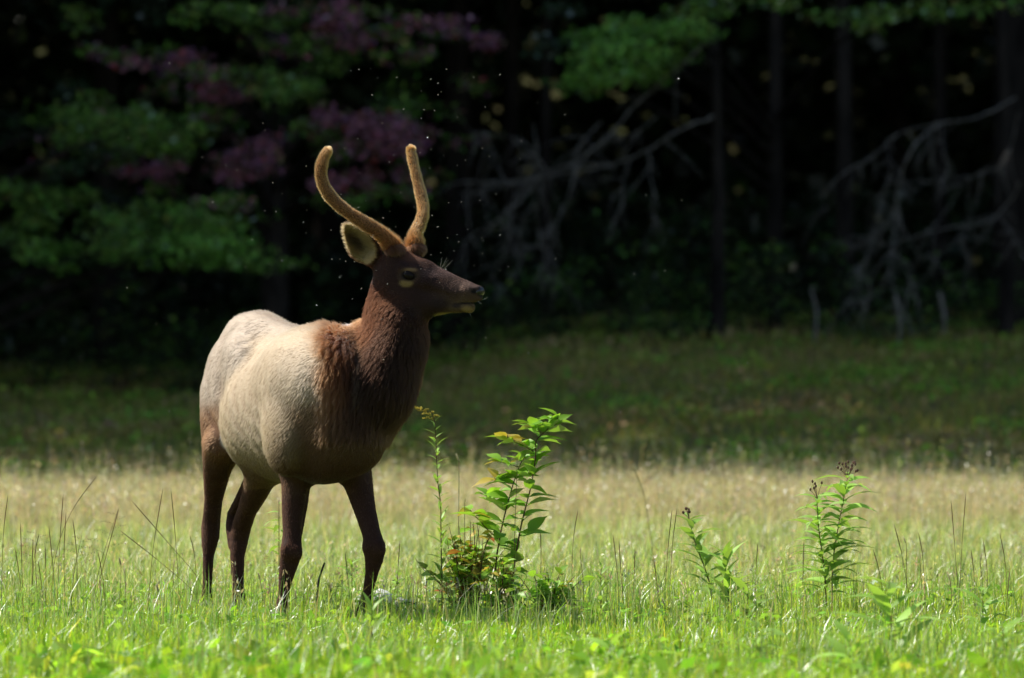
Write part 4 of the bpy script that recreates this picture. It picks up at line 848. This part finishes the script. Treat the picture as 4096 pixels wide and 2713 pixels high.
# other weeds
W1 = 'leafy weeds in the grass'
def weed(label, cu, top, base, Y, n, ll, seed, shape='weed', el=(.2, .9), lean=0, mat='weed_leaf'):
    sh = {'weed': WEED, 'broad': BROAD, 'iron': IRON}[shape]
    stem_plant('leafy_weed', label, 'plant', [([(cu+lean, top), (cu+lean*.5, lerp(top, base, .5)), (cu, base)], Y)], shape, mat, 'stem', ll, n, W1, .1, 1., el, seed=seed, lshape=sh)
weed('upright leafy weed growing in the open grass right of the bramble', 601, 566, 604, 26.2, 20, .085, 31, el=(.3, 1.1))
weed('tall leafy weed growing right behind the elk\'s near foreleg', 279, 500, 606, 27.3, 26, .115, 32, 'broad', (-.3, .5))
weed('leafy weed clump growing by the elk\'s lifted foreleg', 352, 560, 606, 27.4, 24, .10, 33, 'iron', (.2, 1.0))
weed('leafy weed hiding the white stone', 372, 572, 606, 27.1, 22, .09, 34, 'iron', (.1, .9))
weed('narrow-leaved weed beside the grey stone', 392, 575, 606, 27.2, 20, .09, 35, 'iron', (.1, .9), 6)
weed('big broad-leaved weed standing in front of the two ironweeds', 893, 580, 655, 22.9, 14, .27, 36, 'broad', (.2, .9), -4)
weed('bright weed with long wavy leaves at the meadow\'s edge right of the ironweeds', 983, 588, 632, 25.4, 16, .17, 37, 'broad', (.1, 1.0))
weed('pale green weed rosette in front of the short ironweed', 756, 622, 664, 22.4, 14, .19, 38, 'broad', (.1, .8))
weed('small bright weed in front of the elk\'s lifted forefoot', 372, 608, 648, 23.6, 10, .16, 39, 'broad', (.3, 1.2))
weed('short broad weed in the near grass below the bramble', 610, 640, 676, 21.6, 13, .16, 40, 'broad', (.1, .8))
weed('wide leafy weed in the near grass below the ironweeds', 850, 640, 680, 21.2, 16, .22, 41, 'broad', (.1, .8))
weed('bushy weed in the near grass below the leafy sapling', 500, 645, 690, 20.8, 12, .11, 42, 'broad', (.1, .9))
weed('small leafy weed in the near grass ahead of the hind hooves', 235, 622, 640, 24.6, 9, .09, 43, 'broad', (.0, .6))
weed('leafy weed at the meadow\'s edge beside the wavy-leaved weed', 1003, 628, 668, 22.2, 14, .2, 44, 'broad', (.1, .8))
weed('leafy weed under the thin grass stalks at the meadow\'s far left', 30, 590, 620, 26.0, 12, .10, 45, 'weed', (.1, .8))
weed('short weed growing between the elk\'s hind legs and the charred stick', 330, 585, 610, 26.6, 14, .075, 46, 'iron', (.3, 1.1))
# foxtails
fx = [(459, 461, 606, 26.9, 1.), (464.6, 504, 606, 26.8, .9), (459, 586, 606, 26.2, 1.1), (485, 591, 606, 26.2, .8), (490, 594, 606, 26.2, .8), (499, 596, 606, 26.0, .8), (536, 588, 606, 26.2, .8), (527, 597, 610, 26., .8), (580, 554, 604, 27., .8),
      (121, 565, 606, 26.8, 1.), (173, 568, 606, 26.8, 1.1), (125, 574, 606, 26.8, .8), (157, 588, 610, 26.3, 1.), (100, 586, 610, 26.3, .9), (159, 592, 612, 26.2, 1.), (190, 586, 610, 26.5, .8), (260, 580, 608, 26.5, 1.), (268, 595, 612, 26.2, 1.), (296, 598, 612, 26., 1.), (310, 580, 608, 26.4, .9), (331, 590, 612, 26.3, .9),
      (906, 543, 606, 27.2, .9), (920, 560, 606, 27.2, .9), (950, 580, 606, 26.8, .9), (980, 560, 604, 27.4, .9), (1001, 588, 610, 26.6, .8), (788, 580, 606, 26.8, .7), (640, 596, 610, 26.2, .9), (665, 606, 618, 25.6, 1.), (770, 616, 630, 25., 1.)]
FZ = ((220, 'behind the elk\'s hind legs'), (340, 'under the elk\'s belly'), (540, 'around the sapling'), (800, 'around the short ironweed'), (2000, 'past the tall ironweed pair'))
def foxtail(u, v, vb, Y, sz, i):
    tip = pt(u, v, Y); b = on_ground(pt(u-4+((i*37) % 9), vb, Y)); r = empty('foxtail_grass', b); zone = [z for z in FZ if u < z[0]][0][1]; tag(r, 'foxtail grass stem with a fuzzy pale seed head '+zone, 'grass stem', 'foxtails '+zone)
    lean = Vector((.012*(((i*53) % 7)-3)/3, 0, .03*sz)); P = smooth_path([(0, 0, -.02), (tip-b)*.55+Vector((.006, 0, 0)), tip-b], 3); MB().tube(P, [.0014]*len(P), 4).build('stem', M['stem'], r)
    a = tip-b; d = lean.normalized(); mb = MB(); c = a+d*.018*sz
    q = d.to_track_quat('Z', 'Y').to_matrix(); mb.ball(c, np.array((.0042, .0042, .02))*sz, 6, 6, np.array(q).T)
    for k in range(70):
        an = k*2.4; t = (k/70-.5)*.036*sz; wv = math.sqrt(max(.05, 1-(t/(.021*sz))**2)); o_ = q@Vector((math.cos(an), math.sin(an), 0)); p0 = c+d*t+o_*.003*wv*sz; p1 = p0+o_*.0075*wv*sz+d*.006; e = d.cross(o_)*.0005
        mb.add([p0-e, p0+e, p1], np.array([(0, 1, 2)]))
    mb.build('seed_head', M['foxtail'], r)
for i, a in enumerate(fx): foxtail(*a, i)
# tall thin stalks
ST = [((63.3, 494), (60, 540), (56, 617), 26.2), ((97.6, 475), (71, 512.6), (55, 559), (50, 615), 26.4), ((20.4, 523), (22, 570), (24, 625), 25.8), ((48.8, 526), (53, 570), (56, 612), 26.2), ((33, 539), (32, 575), (31, 612), 26.2), ((39, 534), (34, 560), (30, 612), 26.2), ((73, 520), (77, 560), (78, 612), 26.4), ((8, 495), (3, 540), (1, 612), 26.5),
      ((163, 488), (153, 550), (146, 618), 26.0), ((131, 500), (170, 545), (199, 580), (215, 606), 26.8), ((119.4, 530), (160, 562), (194, 593), (204, 610), 26.6), ((190, 536), (195, 560), (197, 606), 27.), ((171, 490), (176, 545), (180, 606), 27.), ((119, 508), (105, 560), (88, 615), 26.2), ((38, 560), (42, 590), (44, 616), 26.), ((66, 512), (64, 560), (66, 616), 26.1), ((15, 548), (20, 580), (25, 618), 26.), ((98, 552), (103, 580), (108, 612), 26.3), ((45, 545), (46, 580), (45, 612), 26.3),
      ((894, 524), (903, 560), (912, 606), 26.9), ((918.5, 533), (923, 560), (926, 606), 26.9), ((951, 500), (955, 550), (960, 606), 27.), ((966, 492), (962, 545), (958, 606), 27.1), ((971, 550), (974, 575), (975, 610), 26.6), ((1000, 533), (1006, 570), (1008, 606), 26.9), ((1010, 568), (1007, 600), (1004, 632), 25.4), ((804, 540), (803, 575), (803, 604), 26.8), ((873, 549), (880, 575), (886, 606), 26.8), ((983, 540), (987, 570), (988, 606), 27.),
      ((677, 508), (672, 550), (668, 604), 26.9), ((672, 510), (667, 560), (664, 604), 26.9), ((654, 560), (657, 585), (659, 608), 26.6), ((758, 542), (756, 570), (755, 606), 26.7), ((578, 510), (573, 545), (571, 604), 27.), ((540, 528), (541, 560), (538, 604), 26.9), ((613, 535), (617, 570), (620, 606), 26.8), ((619, 540), (621, 575), (625, 606), 26.8), ((635, 548), (634, 580), (632, 606), 26.7), ((400, 540), (398, 570), (396, 606), 27.), ((365, 535), (366, 560), (365, 606), 26.9), ((345, 552), (348, 580), (352, 608), 26.6), ((633, 467), (645, 500), (656, 575), 31.5), ((160, 453), (160, 480), (160, 540), 40.), ((722, 459), (726, 490), (728, 540), 38.)]
ZONES = ((110, 'in the stand around the panicle grass'), (230, 'beside the elk\'s hind legs'), (450, 'beside the elk\'s forelegs'), (645, 'in the open grass right of the sapling'), (700, 'beside the short ironweed'), (850, 'between the short ironweed and the ironweed pair'), (2000, 'past the tall ironweed pair'))
for i, a in enumerate(ST):
    Y = a[-1]; P = [pt(u, v, Y) for u, v in a[:-1]][::-1]; b = on_ground(P[0]); Q = [b-b-Vector((0, 0, .02))]+[p-b for p in P[1:]]
    P = smooth_path(Q, 5); r = np.linspace(.0022, .0013, len(P)); r[-5:] = (.0024, .0030, .0032, .0026, .0009)
    o = MB().tube(P, r*.72*Y/26.5, 5).build('grass_stalk', M['stalk']); o.location = b
    zone = [z for z in ZONES if a[-2][0] < z[0]][0]; lng = 'long leaning' if abs(a[0][0]-a[-2][0]) > 30 else 'thin upright'
    tag(o, lng+' bluestem stalk with a reddish tip '+(zone[1] if Y < 30 else 'in the far dry grass'), 'grass stalk', 'bluestem stalks '+(zone[1] if Y < 30 else 'in the far dry grass'))
# a wispy panicle grass by the bluestem
rr = random.Random(5)
for (u, v, ub, vb, Y) in ((118, 510, 88, 612, 26.3), (82, 535, 70, 612, 26.4), (36, 530, 40, 612, 26.5)):
    b = on_ground(pt(ub, vb, Y)); r = empty('panicle_grass', b); tag(r, 'panicle grass with airy branching seed sprays among the bluestem', 'grass stem', 'panicle grasses among the bluestem'); tip = pt(u, v, Y)-b
    P = smooth_path([(0, 0, -.02), tip*.5+Vector((-.01, 0, .01)), tip], 4); MB().tube(P, np.linspace(.0016, .0008, len(P)), 4).build('stem', M['stem'], r)
    for k in range(9):
        t = .62+.38*k/9; p = Vector(at_path(P, t)); sd = 1 if k % 2 else -1; L = .10*(1.15-t)/.5; q = p+Vector((sd*L, rr.uniform(-.03, .03), .25*L)); mb = MB().tube([p, p.lerp(q, .5)+Vector((0, 0, .01)), q], [.0006, .0005, .0004], 3)
        for j in range(5): mb.ball(p.lerp(q, .3+.17*j)+Vector((0, 0, rr.uniform(-.003, .004))), (.0016, .0016, .0026), 4, 3)
        mb.build('seed_spray', M['stem'], r)
# stones and stick
def stone(name, label, u, Y, dims, mat, seed, sink=.25):
    rg = np.random.default_rng(seed); mb = MB().ball((0, 0, 0), 1, 14, 10); V = mb.V[0]; D = rg.normal(0, 1, (9, 3)); D /= np.linalg.norm(D, axis=1)[:, None]
    for d in D: k = V@d; V -= np.clip(k-.72, 0, 1)[:, None]*d*.9
    V *= 1+.04*rg.standard_normal((len(V), 1)); V *= np.array(dims); mb.V[0] = V
    o = mb.build(name, M[mat]); b = on_ground(pt(u, 606, Y)); o.location = (b.x, b.y, b.z+dims[2]*(1-sink)); tag(o, label, 'stone'); return o
stone('stone', 'white weathered stone half hidden by weeds beside the lifted foreleg', 384, 27.4, (.065, .055, .065), 'white_stone', 1)
stone('stone', 'flat white stone lying behind the elk\'s lifted foreleg', 361, 27.5, (.05, .045, .045), 'white_stone', 2)
stone('stone', 'rounded grey stone sunk in grass beside the white stones', 405, 27.3, (.06, .045, .045), 'grey_stone', 3)
b = on_ground(pt(316, 606, 26.4)); P = smooth_path([(0, 0, -.02), pt(318, 585, 26.4)-b, pt(322, 570, 26.4)-b, pt(324.5, 563, 26.4)-b], 3)
o = MB().tube(P, np.linspace(.006, .004, len(P)), 7).build('charred_stick', M['stick']); o.location = b; tag(o, 'thin charred stick poking out of the grass between the forelegs', 'stick')
# ================================================================ gnats in the sunlit air round the head
mb = MB().ball((0, 0, 0), (.0016, .0011, .0011), 5, 4)
for sg in (1, -1): mb.add([(.0004, 0, .0006), (-.0030, sg*.0026, .0022), (-.0044, sg*.0022, .0016), (-.0022, sg*.0004, .0008)], np.array([(0, 1, 2, 3)]))
gme = mb.mesh('gnat'); gme.materials.append(M['gnat'])
rg = np.random.default_rng(99); k = 0
while k < 175:
    if rg.uniform() < .8: u, v = rg.normal(395, 85), rg.normal(215, 75)
    else: u, v = rg.uniform(120, 760), rg.uniform(60, 470)
    if not (10 < u < 1010 and 20 < v < 470): continue
    o = bpy.data.objects.new('gnat', gme); COL.objects.link(o); o.location = pt(u, v, 26.0+rg.normal(0, .45)); o.rotation_euler = (rg.uniform(-.6, .6), rg.uniform(-.6, .6), rg.uniform(0, 6.28)); o.scale = (rg.uniform(.6, 1.45),)*3
    tag(o, 'tiny pale gnat hovering in the sunlit air about the elk\'s head', 'insect', 'gnats about the elk'); k += 1
